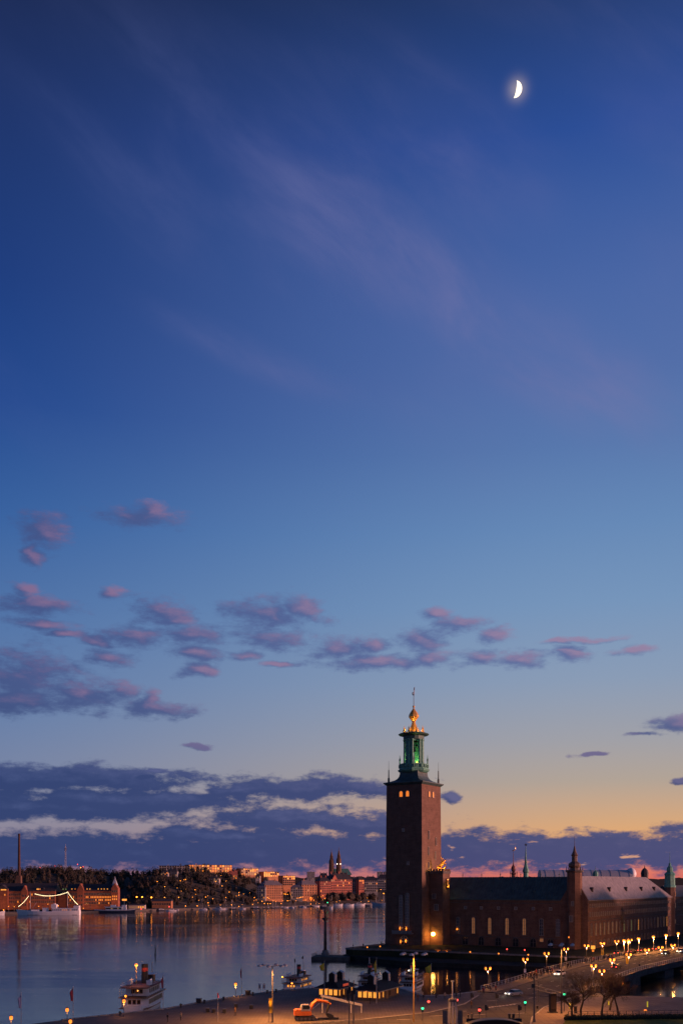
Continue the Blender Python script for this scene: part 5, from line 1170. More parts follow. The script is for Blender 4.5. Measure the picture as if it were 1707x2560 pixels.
# small craft beside the kiosks
def small_boat(label, X, Y, head, L, B, cabin=True, m=OFFW, mast=0.0, hm=None, grp=None, lamp=None, name='motor_boat', cat='boat', D=.75):
    r_ = root(name, label, cat, (X, Y, 0), head, grp)
    part('hull', hull(L, B, D, D * .45, n=8, bow=2.0), hm or m, r_)
    if cabin:
        c_ = part('cabin', MB().extrude_y([(-L * .28, D * .9), (L * .22, D * .9), (L * .12, D * .9 + L * .10), (L * .02, D * .9 + L * .14), (-L * .26, D * .9 + L * .14)], -B * .36, B * .36), m, r_)
        part('cabin_windows', MB().extrude_y([(-L * .22, D * .9 + L * .055), (L * .12, D * .9 + L * .055), (L * .06, D * .9 + L * .11), (-L * .22, D * .9 + L * .11)], -B * .365, B * .365), GLASS, c_)
    if mast: part('mast', MB().tube([(L * .1, 0, D), (L * .1, 0, mast)], [.1, .06], 5).tube([(L * .1, 0, D + 1.4), (-L * .35, 0, D + 1.5)], .07, 5), PALEST, r_); part('stay', MB().tube([(L * .1, 0, mast), (L * .48, 0, D)], .03, 4).tube([(L * .1, 0, mast), (-L * .48, 0, D)], .03, 4), PALEST, r_)
    if lamp: part('lantern', MB().ball((0, -B * .3, D + L * .2), .4), lamp, r_)
    return r_
small_boat('small covered launch between the lit steamer and the left kiosk', wx(800, 258), 258, radians(30), 8, 2.6)
# moored boats along the far shore
def fb_at(px, py, Lpx): Y = min(F * H / (py - HY), shore(px) - 5); return wx(px, Y), Y, Lpx * Y / F
fardata = [(405, 2277.5, 26, 0, DBLUE, 'white topped launch moored under the hillside, leftmost'), (428, 2279, 26, 0, None, 'white launch beside the red light on the far quay'), (443, 2277, 9, 0, None, 'tiny white boat right of the white launch'), (508, 2276, 20, 13.5, None, 'white sailing boat with a tall mast moored under the dark hillside'), (548, 2275, 32, 0, None, 'white motor yacht, longest of the boats under the hillside'), (563, 2274.5, 12, 12, None, 'small yacht with mast touching the long motor yacht'), (582, 2274.5, 20, 10.5, DBLUE, 'dark hulled sailing boat in the far moorings, left of the pair'), (606, 2274.5, 18, 12.5, None, 'pale sailing boat with mast in the far moorings, right of the pair'), (638, 2273, 26, 6, DBLUE, 'dark hulled boat left of the lamp-lit moorings')]
for (x, y, l, ms_, hm, lab) in fardata:
    X, Y, L = fb_at(x, y, l); small_boat(lab, X, Y, random.choice((0, pi)) + random.uniform(-.2, .2), L, L * .3, True, OFFW, ms_, hm, 'boats moored under the hillside', D=.9)
for i, x in enumerate(range(660, 800, 11)):
    X, Y, L = fb_at(x + random.uniform(-3, 3), 2272 + random.uniform(-1, 1.5) - (x - 660) * .03, random.uniform(11, 19))
    small_boat('small moored boat in the crowded row below the shore houses', X, Y, random.choice((0, pi / 2, pi)) + random.uniform(-.3, .3), L, L * .33, True, OFFW, random.choice((0, 0, 7, 10)), random.choice((None, DBLUE, DBLUE)), 'boats in the row below the shore houses')
for (x, y, l, ms_, hm, lab) in ((812, 2271, 24, 0, DBLUE, 'dark hulled boat with white cabin under the red building'), (845, 2265.5, 24, 8, None, 'white ferry boat under the red building, left of three'), (872, 2266, 26, 0, None, 'white ferry boat under the red building, middle of three'), (899, 2264.5, 30, 0, None, 'white ferry boat under the red building, right of three'), (921, 2266, 18, 0, DBLUE, 'dark launch left of the working ship'), (828, 2272, 8, 13, None, 'bare masted small yacht under the red building')):
    X, Y, L = fb_at(x, y + 1, l); small_boat(lab, X, Y, random.uniform(-.15, .15), L, L * .3, True, WHITE, ms_ * 1.2, hm, 'boats under the red building', D=2.0)
# working ship with derrick near the tower
X, Y, L = fb_at(956, 2266, 56); wk = root('working_ship', 'pale blue working ship with mast and derrick beside the brick tower', 'ship', (X, Y, 0), pi)
part('hull', hull(L, 7.5, 3.4, 1.3), mat('pale_blue_hull', (.30, .40, .50), .5), wk); part('deckhouse', MB().box(-L * .4, -L * .15, -2.2, 2.2, 2.4, 5.5), WHITE, wk)
part('mast', MB().tube([(-L * .05, 0, 2.4), (-L * .05, 0, 15.5)], [.25, .15], 6), PALEST, wk); part('derrick', MB().tube([(L * .28, 0, 2.4), (L * .28, 0, 11.5)], [.22, .15], 6).tube([(L * .28, 0, 3.5), (L * .12, 0, 8.5)], .15, 5), PALEST, wk); part('masthead_lamp', MB().ball((-L * .05, 0, 15.8), .5), LAMPF, wk)
# white ship dressed with lights
X, Y, L = fb_at(120, 2288.5, 160); sh = root('museum_ship', 'long white ship dressed with strings of lights before the brewery', 'ship', (X, Y, 0), pi)
def sx(px): return -(wx(px, Y) - X)
def sz(py): return wz(py, Y)
part('hull', hull(L, 8.5, 3.2, 1.4, bow=2.4, z0=-.5), WHITE, sh); part('boot_top', MB().prism([(-L * .47, 3.4), (-L * .47, -3.4), (L * .3, -3.45), (L * .3, 3.45)], -.3, .25), DBLUE, sh)
dk = part('deckhouse', MB().box(sx(199), sx(132), -3.2, 3.2, 3.2, 6.2), OFFW, sh); part('bridge_house', MB().box(sx(143), sx(130), -2.6, 2.6, 6.2, 9.6), OFFW, dk); part('after_house', MB().box(sx(199), sx(186), -2.8, 2.8, 6.2, 8.4), OFFW, dk)
part('foredeck_house', MB().box(sx(120), sx(108), -2.4, 2.4, 3.2, 6.4).box(sx(98), sx(80), -2.2, 2.2, 3.4, 4.8), OFFW, sh); part('ship_funnel', MB().lathe([(1.3, 6), (1.2, 10.4)], 10, c=(sx(137), 0)), OFFW, sh)
for px in range(134, 198, 5): part('window', fwin(.7, .8, LITO if px in (159, 164, 169, 179) else GLASS), None, dk, loc=(sx(px), 3.21, 4.2), rz=pi)
part('fore_mast', MB().tube([(sx(76), 0, 3), (sx(76), 0, sz(2232))], [.28, .14], 6), PALEST, sh); part('main_mast', MB().tube([(sx(169), 0, 3), (sx(169), 0, sz(2230))], [.28, .14], 6), PALEST, sh); part('boom', MB().tube([(sx(80), 0, 5), (sx(91), 0, sz(2258))], .14, 5), PALEST, sh)
bulb = MB().ball((0, 0, 0), .22, 6, 4).mesh('bulb', mat('bulb_glow', (1, .9, .6), .4, 0, 0, emit=(1, .80, .42), estr=7.0))
def garland(pts_, n):
    ln = MB(); P_ = []
    for i in range(n):
        t = i / (n - 1); a = (1 - t) ** 2; b = 2 * t * (1 - t); c = t * t
        P_.append((a * sx(pts_[0][0]) + b * sx(pts_[1][0]) + c * sx(pts_[2][0]), 0, a * sz(pts_[0][1]) + b * sz(pts_[1][1]) + c * sz(pts_[2][1])))
    w_ = part('light_string', ln.tube(P_, .03, 4), BLACK, sh)
    for p in P_: part('bulb', bulb, None, w_, loc=p)
garland(((47, 2267), (60, 2258), (71, 2242)), 12); garland(((88, 2236), (128, 2248), (169, 2231.5)), 30); garland(((171, 2234), (183, 2252), (194, 2262)), 13)
# passenger boat and stern of another
X, Y, L = fb_at(288, 2283, 104); pb = root('passenger_boat', 'dark hulled passenger boat with white saloon right of the white ship', 'ship', (X, Y, 0), 0.0)
part('hull', hull(L, 7, 1.9, .8), DBLUE, pb); part('bulwark', hull(L * .99, 6.9, 2.6, .9, z0=1.7), OFFW, pb); sl2 = part('saloon', MB().box(-L * .22, L * .18, -2.6, 2.6, 2.4, 5.6), WHITE, pb); part('wheelhouse', MB().box(L * .17, L * .27, -2.0, 2.0, 3.0, 7.6), WHITE, pb); part('roof_deck', MB().box(-L * .25, L * .2, -2.9, 2.9, 5.6, 5.9), OFFW, pb); part('pilot_roof', MB().box(-L * .1, L * .02, -1.5, 1.5, 5.9, 7.6), WHITE, pb)
for i in range(12): part('window', fwin(1.6, 1.3, LITD if i in (4, 9) else GLASS), None, sl2, loc=(-L * .19 + i * L * .03, -2.6, 3.5))
part('mast', MB().tube([(L * .22, 0, 7.6), (L * .22, 0, 14)], [.12, .06], 5), PALEST, pb)
X, Y, L = fb_at(-12, 2289, 50); small_boat('bow of a white boat at the left picture edge', X, Y, 0, L, L * .22, True, WHITE, 0, None, D=2.6)
tl = root('tail_beacon', 'red harbour light on the far quay right of the passenger boat', 'light', (wx(353, shore(353) + 4), shore(353) + 4, 2)); part('post', MB().lathe([(.15, 0), (.1, wz(2274, shore(353) + 4) - 2)], 5), STEEL, tl); part('lamp', MB().ball((0, 0, wz(2274, shore(353) + 4) - 2), .7), REDL, tl)
tl = root('tail_beacon', 'red harbour light over the white launch', 'light', (wx(423, shore(423) + 4), shore(423) + 4, 2)); part('post', MB().lathe([(.15, 0), (.1, wz(2268, shore(423) + 4) - 2)], 5), STEEL, tl); part('lamp', MB().ball((0, 0, wz(2268, shore(423) + 4) - 2), .6), REDL, tl)
tl = root('tail_beacon', 'green harbour light below the red building', 'light', (wx(818.5, shore(818) + 4), shore(818) + 4, 2)); part('post', MB().lathe([(.15, 0), (.1, wz(2257.6, shore(818) + 4) - 2)], 5), STEEL, tl); part('lamp', MB().ball((0, 0, wz(2257.6, shore(818) + 4) - 2), .7), GREENL, tl)
nv = root('channel_marker', 'lone dark spar buoy leaning in the open water', 'buoy', (*gp(388, 2389, 0), 0)); part('spar', MB().tube([(0, 0, -1), (.1, 0, 2.2), (-.05, 0, 4.0)], [.2, .22, .12], 7), BLACK, nv); part('collar', MB().lathe([(.34, .1), (.34, .5)], 8), BLACK, nv)
# ------------------------------------------------------------------ kiosks on the quay
KR = atan2(.91, .41) - pi / 2      # local y runs along the long side, away from the camera
def kiosk(label, cx, cy, W_, L_, sign=None):
    r_ = root('kiosk', label, 'kiosk', (cx, cy, QZ), KR)     # origin at near right corner; x from -W to 0, y from 0 to L
    part('wall', MB().box(-W_, 0, 0, L_, 0, 2.35), mat('kiosk_boards', (.13, .05, .035), .7, 0, .3, 2.0), r_)
    part('plinth', MB().box(-W_ - .06, .06, -.06, L_ + .06, 0, .35), DSTONE, r_)
    ro = MB(); e = .85; z0, z1 = 2.35, 4.15
    ro.add([(-W_ - e, -e, z0), (e, -e, z0), (e, L_ + e, z0), (-W_ - e, L_ + e, z0), (-W_ / 2, W_ / 2, z1), (-W_ / 2, L_ - W_ / 2, z1), (-W_ - e, -e, z0 - .16), (e, -e, z0 - .16), (e, L_ + e, z0 - .16), (-W_ - e, L_ + e, z0 - .16)],
           [(0, 1, 4), (1, 2, 5, 4), (2, 3, 5), (3, 0, 4, 5), (6, 7, 1, 0), (7, 8, 2, 1), (8, 9, 3, 2), (9, 6, 0, 3), (9, 8, 7, 6)])
    rr_ = part('roof', ro, TARROOF, r_)
    part('eave_board', MB().box(-W_ - e - .05, e + .05, -e - .07, -e - .01, z0 - .2, z0 + .05).box(e + .01, e + .07, -e, L_ + e, z0 - .2, z0 + .05), mat('eave_paint', (.40, .30, .22), .7), r_)
    for yy in (W_ * .45, L_ - W_ * .45):
        c_ = part('roof_vent', MB().extrude_y([(-W_ / 2 - .75, 3.4), (-W_ / 2 + .75, 3.4), (-W_ / 2 + .75, 5.4), (-W_ / 2, 5.9), (-W_ / 2 - .75, 5.4)], yy - .5, yy + .5), TARROOF, rr_)
        part('vent_trim', MB().extrude_y([(-W_ / 2 + .77, 3.4), (-W_ / 2 + .95, 3.4), (-W_ / 2 + .95, 5.45), (-W_ / 2, 6.1), (-W_ / 2, 5.92), (-W_ / 2 + .77, 5.4)], yy - .55, yy + .55), PALEST, c_)
    wm = rect_window(.85, 1.35, .08, WOOD, LITY, 1); n = int(W_ / 1.05)
    for i in range(n): part('window', wm, None, r_, loc=(-W_ + W_ * (i + .5) / n, -.002, .75))
    wm2 = rect_window(.7, 1.5, .08, WOOD, LITY, 1)
    part('window', wm2, None, r_, loc=(.002, .8, .65), rz=pi / 2)
    for i, yy in enumerate((3.2, L_ * .55, L_ - 1.2)): part('window', wm2 if i != 1 else rect_window(.7, 1.2, .08, WOOD, GLASS, 1), None, r_, loc=(.002, yy, .65), rz=pi / 2)
    part('door', MB().box(-.001, .07, L_ * .38, L_ * .38 + .95, .05, 2.05), WOOD, r_)
    point_light(r_, (-W_ * .5, -1.0, 2.0), 22, SOD, .2); point_light(r_, (.7, 1.8, 2.0), 14, SOD, .15); part('soffit_lamp', MB().ball((-W_ * .5, -.5, 2.15), .1), LAMPO, r_); part('soffit_lamp', MB().ball((.5, 1.8, 2.15), .1), LAMPO, r_)
    if sign: part('roof_sign', MB().cbox((.55, L_ * .35, 3.0), (.12, 3.0, .55)), mat('red_sign', (.6, .08, .05), .5, 0, .1, emit=(1, .1, .04), estr=.35), r_)
    return r_
kiosk('wooden kiosk with lit windows and black roof behind the excavator', *gp(845, 2498, QZ), 5.0, 9.0, True)
kiosk('longer wooden kiosk with bright yellow windows right of the poles', *gp(944, 2505, QZ), 5.0, 13.5)
# ------------------------------------------------------------------ excavator
X, Y = gp(762, 2552, QZ); ex = root('excavator', 'orange excavator with raised boom standing on the quay', 'excavator', (X, Y, QZ), radians(8))
for yy in (-1.1, 1.1):
    tr = part('track', MB().extrude_y([(-1.9, .15), (-1.5, 0), (1.5, 0), (1.9, .15), (2.05, .5), (1.8, .85), (-1.8, .85), (-2.05, .5)], yy - .3, yy + .3), BLACK, ex)
    for x_ in (-1.6, -.8, 0, .8, 1.6): part('track_roller', MB().extrude_y([(x_ + .3 * cos(a * pi / 4), .42 + .3 * sin(a * pi / 4)) for a in range(8)], yy - .34, yy + .34), STEEL, tr)
part('undercarriage', MB().box(-1.0, 1.0, -.8, .8, .4, .9).lathe([(.7, .9), (.7, 1.05)], 12), STEEL, ex)
part('house', MB().extrude_y([(-2.1, 1.05), (1.2, 1.05), (1.2, 1.75), (.2, 2.1), (-1.7, 2.25), (-2.1, 2.0)], -1.25, 1.25), ORANGE, ex)
cb = part('cab', MB().extrude_y([(-.9, 1.9), (.9, 1.9), (1.05, 2.6), (.75, 3.25), (-.7, 3.25), (-.9, 2.7)], -1.25, -.2), PALEST, ex); part('cab_window', MB().extrude_y([(-.6, 2.3), (.75, 2.3), (.85, 2.65), (.65, 3.05), (-.55, 3.05)], -1.28, -.17), GLASS, cb)
bo = part('boom', MB().tube([(.8, .2, 1.6), (1.6, .2, 3.2), (2.3, .2, 3.8), (4.0, .2, 3.6), (5.2, .2, 3.0)], [.28, .36, .38, .3, .22], 4), ORANGE, ex)
part('stick', MB().tube([(4.9, .2, 3.5), (4.6, .2, 2.4), (4.3, .2, 1.3)], [.2, .26, .16], 4), BLACK, bo); part('ram', MB().tube([(1.6, .2, 2.2), (2.9, .2, 3.3)], .1, 6).tube([(2.8, .2, 4.1), (4.7, .2, 3.7)], .08, 6), PALEST, bo)
part('bucket', MB().extrude_y([(4.0, 1.35), (4.8, 1.3), (5.6, .9), (5.7, .3), (5.1, .25), (4.4, .6)], -.3, .7), BLACK, bo); part('beam_load', MB().cbox((4.6, .2, .25), (4.2, .5, .35), rz=.1), BLACK, ex)
# pale sloping shape of unknown use, built as a beam on posts
Yb = 206; r_ = root('sloping_beam', 'pale sloping beam on posts between excavator and right kiosk', 'beam', (0, Yb, QZ)); x0, x1 = wx(802, Yb), wx(905, Yb); z0, z1 = wz(2487, Yb) - QZ, wz(2511, Yb) - QZ
part('beam', MB().add([(x0, -.3, z0), (x1, -.3, z1), (x1, .3, z1), (x0, .3, z0), (x0, -.3, z0 - .5), (x1, -.3, z1 - .5), (x1, .3, z1 - .5), (x0, .3, z0 - .5)], [(0, 1, 2, 3), (7, 6, 5, 4), (4, 5, 1, 0), (5, 6, 2, 1), (6, 7, 3, 2), (7, 4, 0, 3)]), PALEST, r_)
for x_ in (x0 + .3, (x0 + x1) / 2 + 2.0, x1 - .15): zt_ = z0 + (z1 - z0) * (x_ - x0) / (x1 - x0) - .5; part('post', MB().box(x_ - .1, x_ + .1, -.1, .1, 0, zt_), PALEST, r_)
# ------------------------------------------------------------------ poles, masts, signals
def sig(px, py, base, m, label, two=False):
    X, Y = gp(px, base, QZ); z = wz(py, Y) - QZ; r_ = root('traffic_light', label, 'traffic light', (X, Y, QZ))
    part('pole', MB().lathe([(.09, 0), (.06, z + .5)], 6), STEEL, r_); h_ = part('signal_head', MB().box(-.2, .2, -.16, .16, z - .75, z + .55), BLACK, r_)
    zz_ = {'red_lamp': z + .3, 'green_lamp': z - .4}.get(m.name, z); part('signal_lamp', MB().ball((0, -.2, z), .27, 8, 6), m, r_)
    part('visor', MB().box(-.16, .16, -.42, -.14, z + .22, z + .28), BLACK, r_)
for a in ((1071, 2505, 2532, REDL, 'red traffic light right of the ochre mast'), (1056, 2522, 2553, GREENL, 'green traffic light beside the ochre mast'), (1141.5, 2501, 2540, REDL, 'red traffic light right of the grey pylon'), (1198, 2526, 2558, REDL, 'red traffic light at the middle of the crossing'), (1312, 2507, 2535, GREENL, 'green traffic light left of the gantry pole'), (1410, 2487, 2530, GREENL, 'green traffic light left of the bare trees')): sig(*a)
def plain_sig(px, py, base, label):
    X, Y = gp(px, base, QZ); z = wz(py, Y) - QZ; r_ = root('traffic_light', label, 'traffic light', (X, Y, QZ)); part('pole', MB().lathe([(.08, 0), (.06, z)], 6), STEEL, r_); part('signal_head', MB().box(-.22, .22, -.18, .18, z - .5, z + .6), BLACK, r_); part('signal_head', MB().box(.22, .5, -.15, .15, z - .45, z + .3), BLACK, r_)
for a in ((1214, 2521, 2553, 'dark backed signal right of the middle red light'), (1240, 2491, 2526, 'dark backed signal below the white car'), (1297, 2521, 2550, 'dark backed signal left of the green light'), (1178, 2490, 2505, 'dark backed signal at the bridge end')): plain_sig(*a)
for (x, lab, t) in ((872, 'dark signal pole behind the pale beam, left of two', 2450), (884, 'dark signal pole behind the pale beam, right of two', 2452)):
    Y = 187; z = wz(t, Y) - QZ; r_ = root('signal_pole', lab, 'pole', (wx(x, Y), Y, QZ)); part('pole', MB().lathe([(.13, 0), (.1, z)], 7), STEEL, r_); part('signal_box', MB().box(-.45, .05, -.2, .2, z - 4.0, z - 1.9).box(-.1, .35, -.2, .2, z - 2.6, z - 1.4), BLACK, r_); part('bracket', MB().tube([(0, 0, z - 2.2), (.8, 0, z - 1.6)], .05, 5), STEEL, r_)
Y = 190; z = wz(2453, Y) - QZ; r_ = root('grey_pylon', 'grey slatted pylon with a thin mast at the road edge', 'pylon', (wx(1131, Y), Y, QZ)); part('mast', MB().lathe([(.16, 0), (.12, z - .2), (.3, z - .15), (.3, z)], 8), PALEST, r_)
for i in range(8): a = 2 * pi * i / 8; part('slat', MB().tube([(1.0 * cos(a), 1.0 * sin(a), 0), (.62 * cos(a), .62 * sin(a), z - 3.4)], [.09, .07], 4), PALEST, r_)
part('collar', MB().lathe([(.85, z - 4.0), (.85, z - 3.5), (.3, z - 3.3)], 8), STEEL, r_); part('mesh_panel', MB().box(-1.9, -1.0, -.05, .05, 0, 2.6).box(1.0, 1.9, -.05, .05, 0, 2.6), STEEL, r_)
# gantry
X, Y = gp(1335, 2556, QZ); z = wz(2440, Y) - QZ; r_ = root('gantry', 'dark gantry of two poles joined by a lattice beam before the trees', 'gantry', (X, Y, QZ)); zz1 = wz(2464, Y) - QZ
part('pole', MB().lathe([(.28, 0), (.18, 1), (.14, z)], 8), STEEL, r_); b_ = MB(); ex_ = (wx(1405, 214) - X, 214 - Y, wz(2484, 214) - QZ)
for dz in (0, -.7): b_.tube([(0, 0, zz1 + dz), (ex_[0], ex_[1], ex_[2] + dz)], .06, 5)
for i in range(10): a = Vector((0, 0, zz1)).lerp(Vector(ex_), i / 10); c = Vector((0, 0, zz1 - .7)).lerp(Vector((ex_[0], ex_[1], ex_[2] - .7)), (i + 1) / 10); b_.tube([a, c], .035, 4)
part('lattice_beam', b_, STEEL, r_); part('pole', MB().lathe([(.12, 0), (.1, wz(2455, 225) - QZ)], 7, c=(wx(1345, 225) - X, 225 - Y)), STEEL, r_); part('cable_box', MB().box(-.5, .1, -.3, .3, zz1 - .5, zz1 + .3), BLACK, r_)
# advertising pillar and cabinets
X, Y = gp(1381, 2533, QZ); r_ = root('advert_pillar', 'dark upright advertising pillar at the road corner', 'pillar', (X, Y, QZ), .3); part('body', MB().box(-.7, .7, -.35, .35, .2, 3.9), BLACK, r_); part('foot', MB().box(-.95, .95, -.55, .55, 0, .2), DSTONE, r_); part('cap', MB().box(-.8, .8, -.45, .45, 3.9, 4.1), STEEL, r_); part('poster', MB().box(-.5, .5, -.37, -.34, .8, 3.4), mat('poster', (.07, .05, .04), .4), r_)
def cabinet(px, base, w, h, label, m=BLACK):
    X, Y = gp(px, base, QZ); k_ = Y / F; w *= k_; h *= k_; r_ = root('litter_bin', label, 'bin', (X, Y, QZ), random.uniform(-.3, .3)); part('body', MB().prism([(-w / 2, -w / 2 + .1), (-w / 2 + .1, -w / 2), (w / 2 - .1, -w / 2), (w / 2, -w / 2 + .1), (w / 2, w / 2), (-w / 2, w / 2)], .05, h * .86), m, r_); part('lid', MB().box(-w / 2 - .06, w / 2 + .06, -w / 2 - .06, w / 2 + .06, h * .86, h), STEEL, r_)
for a in ((497, 2509, 12, 12, 'dark box standing on the quay edge left of the lone lantern'), (620, 2489, 11, 12, 'dark box on the quay edge left of the info signs'), (519, 2532, 8, 11, 'dark bin in the middle row on the quay, first from the left'), (534, 2533, 8, 10, 'dark bin in the middle row on the quay, second from the left'), (561, 2534, 8, 11, 'dark bin in the middle row on the quay, third from the left'), (590, 2521, 8, 11, 'dark bin with pale lid behind the middle row'), (628, 2524, 8, 11, 'dark bin right of the row, nearest the yellow banner'), (1273, 2548, 6, 13, 'pair of dark bins by the crossing, left one'), (1283, 2547, 6, 12, 'pair of dark bins by the crossing, right one'), (1343, 2523, 5, 8, 'small dark bin left of the advertising pillar'), (1438, 2534, 8, 18, 'tall dark cabinet between the tree trunks')): cabinet(*a)
bol = MB(); bol.lathe([(.28, 0), (.2, .15), (.18, .55), (.3, .62), (.3, .78), (.12, .85)], 8); bolm = bol.mesh('mooring_bollard', BLACK)
for i, (px, py) in enumerate(((300, 2540), (452, 2520), (511, 2510), (559, 2502), (632, 2490), (668, 2485), (690, 2482), (1090, 2496), (1140, 2492))):
    X, Y = gp(px, py, QZ); o = part('mooring_bollard', bolm, None, None, loc=(X, Y, QZ)); tag(o, 'dark iron mooring bollard on the quay edge, %s from the left' % ORD[i], 'bollard', 'bollards along the quay edge')
# info signs, banners
for (x, lab) in ((649, 'white round topped info sign on the quay edge, left of two'), (660, 'white round topped info sign on the quay edge, right of two')):
    X, Y = gp(x, 2481, QZ); r_ = root('info_sign', lab, 'sign', (X, Y, QZ)); w = .33
    part('board', MB().extrude_y([(-w, .6), (w, .6), (w, 1.8)] + [(w * cos(a), 1.8 + w * sin(a)) for a in [pi * j / 6 for j in range(1, 6)]] + [(-w, 1.8)], -.06, .06), WHITE, r_); part('panel', MB().box(-.2, .2, -.08, -.05, 1.0, 1.45), STEEL, r_); part('panel', MB().box(-.2, .2, -.08, -.05, 1.55, 1.75), STEEL, r_)
    for s_ in (-.28, .28): part('leg', MB().box(s_ - .04, s_ + .04, -.04, .04, 0, .6), PALEST, r_)
def banner(px, ytop, ybot, w, base, label, m=YELLOW, z=QZ):
    X, Y = gp(px, base, z); r_ = root('banner', label, 'banner', (X, Y, z)); a, b = wz(ybot, Y) - z, wz(ytop, Y) - z; w *= Y / F
    part('pole', MB().lathe([(.05, 0), (.04, b + .2)], 5, c=(-w / 2 - .08, 0)), STEEL, r_); mb = MB(); n = 8
    for i in range(n + 1): zz_ = a + (b - a) * i / n; o = .07 * sin(i * 1.1); mb.v += [(-w / 2, o, zz_), (w / 2, o + .08 * cos(i), zz_), (-w / 2, o + .02, zz_), (w / 2, o + .1 + .08 * cos(i) - .06, zz_)]
    for i in range(n): k4 = i * 4; mb.f += [(k4, k4 + 1, k4 + 5, k4 + 4), (k4 + 3, k4 + 2, k4 + 6, k4 + 7)]; mb.k += [0, 0]
    part('cloth', mb, m, r_, smooth=True)
banner(676, 2497, 2534, 7, 2558, 'hanging yellow banner beside the left lamp mast'); banner(1505.5, 2373, 2389, 6, 2392, 'yellow banner on the island beside the wing corner', z=3.6); banner(1568, 2394, 2411, 7, 2420, 'yellow banner on the bridge pavement', z=3.6)
lsg = root('lit_sign', 'yellow lit sign board on the island before the wing corner', 'sign', (*gp(1482, 2390, 3.6), 3.6)); part('board', MB().box(-.7, .7, -.12, .12, 2.2, 3.4), LITY, lsg); part('board', MB().box(-.35, .35, -.12, .12, 1.3, 2.0), LITO, lsg); part('post', MB().box(-.06, .06, .12, .24, 0, 3.4), STEEL, lsg)
for (px, py, base, lab, zlev) in ((1312, 2428, 2452, 'pale hanging street sign under a bridge lamp', 2.4), (1414, 2398, 2428, 'pale double street sign on the mast by the trees', 3.2), (1480, 2425, 2446, 'pale street sign above the tree crowns', 3.0)):
    X, Y = gp(px, base, zlev); zc = wz(py, Y) - zlev; r_ = root('street_sign', lab, 'sign', (X, Y, zlev)); part('post', MB().lathe([(.05, 0), (.05, zc + .6)], 5), STEEL, r_); part('board', MB().box(-.3, .3, -.08, -.02, zc - .5, zc + .5), OFFW, r_)
for (px, base, lab, h_) in ((1424, 2523, 'upright yellow post left of the tree trunks', 14), (1521, 2515, 'upright yellow post between the right tree trunks', 11), (1618, 2520, 'upright yellow post on the gravel at the right', 15)):
    X, Y = gp(px, base, QZ); r_ = root('yellow_post', lab, 'post', (X, Y, QZ)); part('post', MB().box(-.13, .13, -.05, .05, 0, h_ * Y / F), mat('yellow_post_glow', (.8, .75, .05), .5, 0, 0, emit=(1, .8, .05), estr=.35), r_); part('foot', MB().box(-.25, .25, -.2, .2, 0, .08), STEEL, r_)  # posts are no lamps; a weak emission is put into their yellow
gl = root('ground_light', 'low yellow light on the gravel at the right edge', 'light', (*gp(1613, 2531, QZ), QZ)); part('lamp', MB().ball((0, 0, .3), (.35, .2, .18)), LAMPO, gl); part('foot', MB().box(-.2, .2, -.15, .15, 0, .15), STEEL, gl); point_light(gl, (0, 0, 1.2), 30, SOD, .2)
sl_l = root('standing_lamp', 'single orange globe lamp behind the trees at the bridge foot', 'street lamp', (*gp(1556, 2480, QZ), QZ)); zl = wz(2462, gp(1556, 2480, QZ)[1]) - QZ; part('pole', MB().lathe([(.07, 0), (.05, zl)], 6), STEEL, sl_l); part('globe', MB().ball((0, 0, zl + .2), .3), LAMPO, sl_l); point_light(sl_l, (0, -.5, zl), 40, SOD, .2)
# ------------------------------------------------------------------ flags
def flag(px, ytop, base, label, m, fy0, fy1, fw, hang=True, z=QZ, pole=PALEST):
    X, Y = gp(px, base, z); k_ = Y / F; zt = wz(ytop, Y) - z; r_ = root('flagpole', label, 'flag', (X, Y, z))
    part('pole', MB().lathe([(.07, 0), (.035, zt)], 6), pole, r_); part('truck', MB().ball((0, 0, zt), .09, 6, 4), pole, r_)
    a, b = wz(fy0, Y) - z, wz(fy1, Y) - z; w = fw * k_; mb = MB(); nx, ny = 6, 8
    for i in range(nx + 1):
        for j in range(ny + 1):
            s, t = i / nx, j / ny; x_ = -w * s * (1 - .25 * t); zz_ = a + (b - a) * t - .45 * (a - b) * s * (1 - t) * (1 if not hang else .9)
            mb.v.append((x_ - .04, .12 * sin(6 * s + 3 * t) * (1 + s), zz_))
    for i in range(nx):
        for j in range(ny): q_ = i * (ny + 1) + j; mb.f.append((q_, q_ + 1, q_ + ny + 2, q_ + ny + 1)); mb.k.append(0)
    c_ = part('cloth', mb, m, r_, smooth=True); mo = c_.modifiers.new('thick', 'SOLIDIFY'); mo.thickness = .02
flag(53, 2483, 2570, 'pale lilac flag hanging on the leftmost pole', LILAC, 2486, 2522, 8); flag(183, 2468, 2552, 'red flag with dark tip hanging on the left quay', REDCL, 2470, 2504, 8); flag(408, 2438, 2526, 'red flag hanging right of the white steamer', REDCL, 2441, 2472, 5); flag(604, 2418, 2494, 'slim red flag above the lone quay lantern', REDCL, 2420, 2446, 3)
flag(811, 2404, 2500, 'yellow flag flying above the left kiosk', YELLOW, 2408, 2428, 12); flag(941, 2396, 2510, 'yellow flag hanging above the right kiosk', YELLOW, 2400, 2433, 6); flag(1078, 2410, 2492, 'yellow flag at the water edge right of the white boat', YELLOW, 2412, 2434, 15)
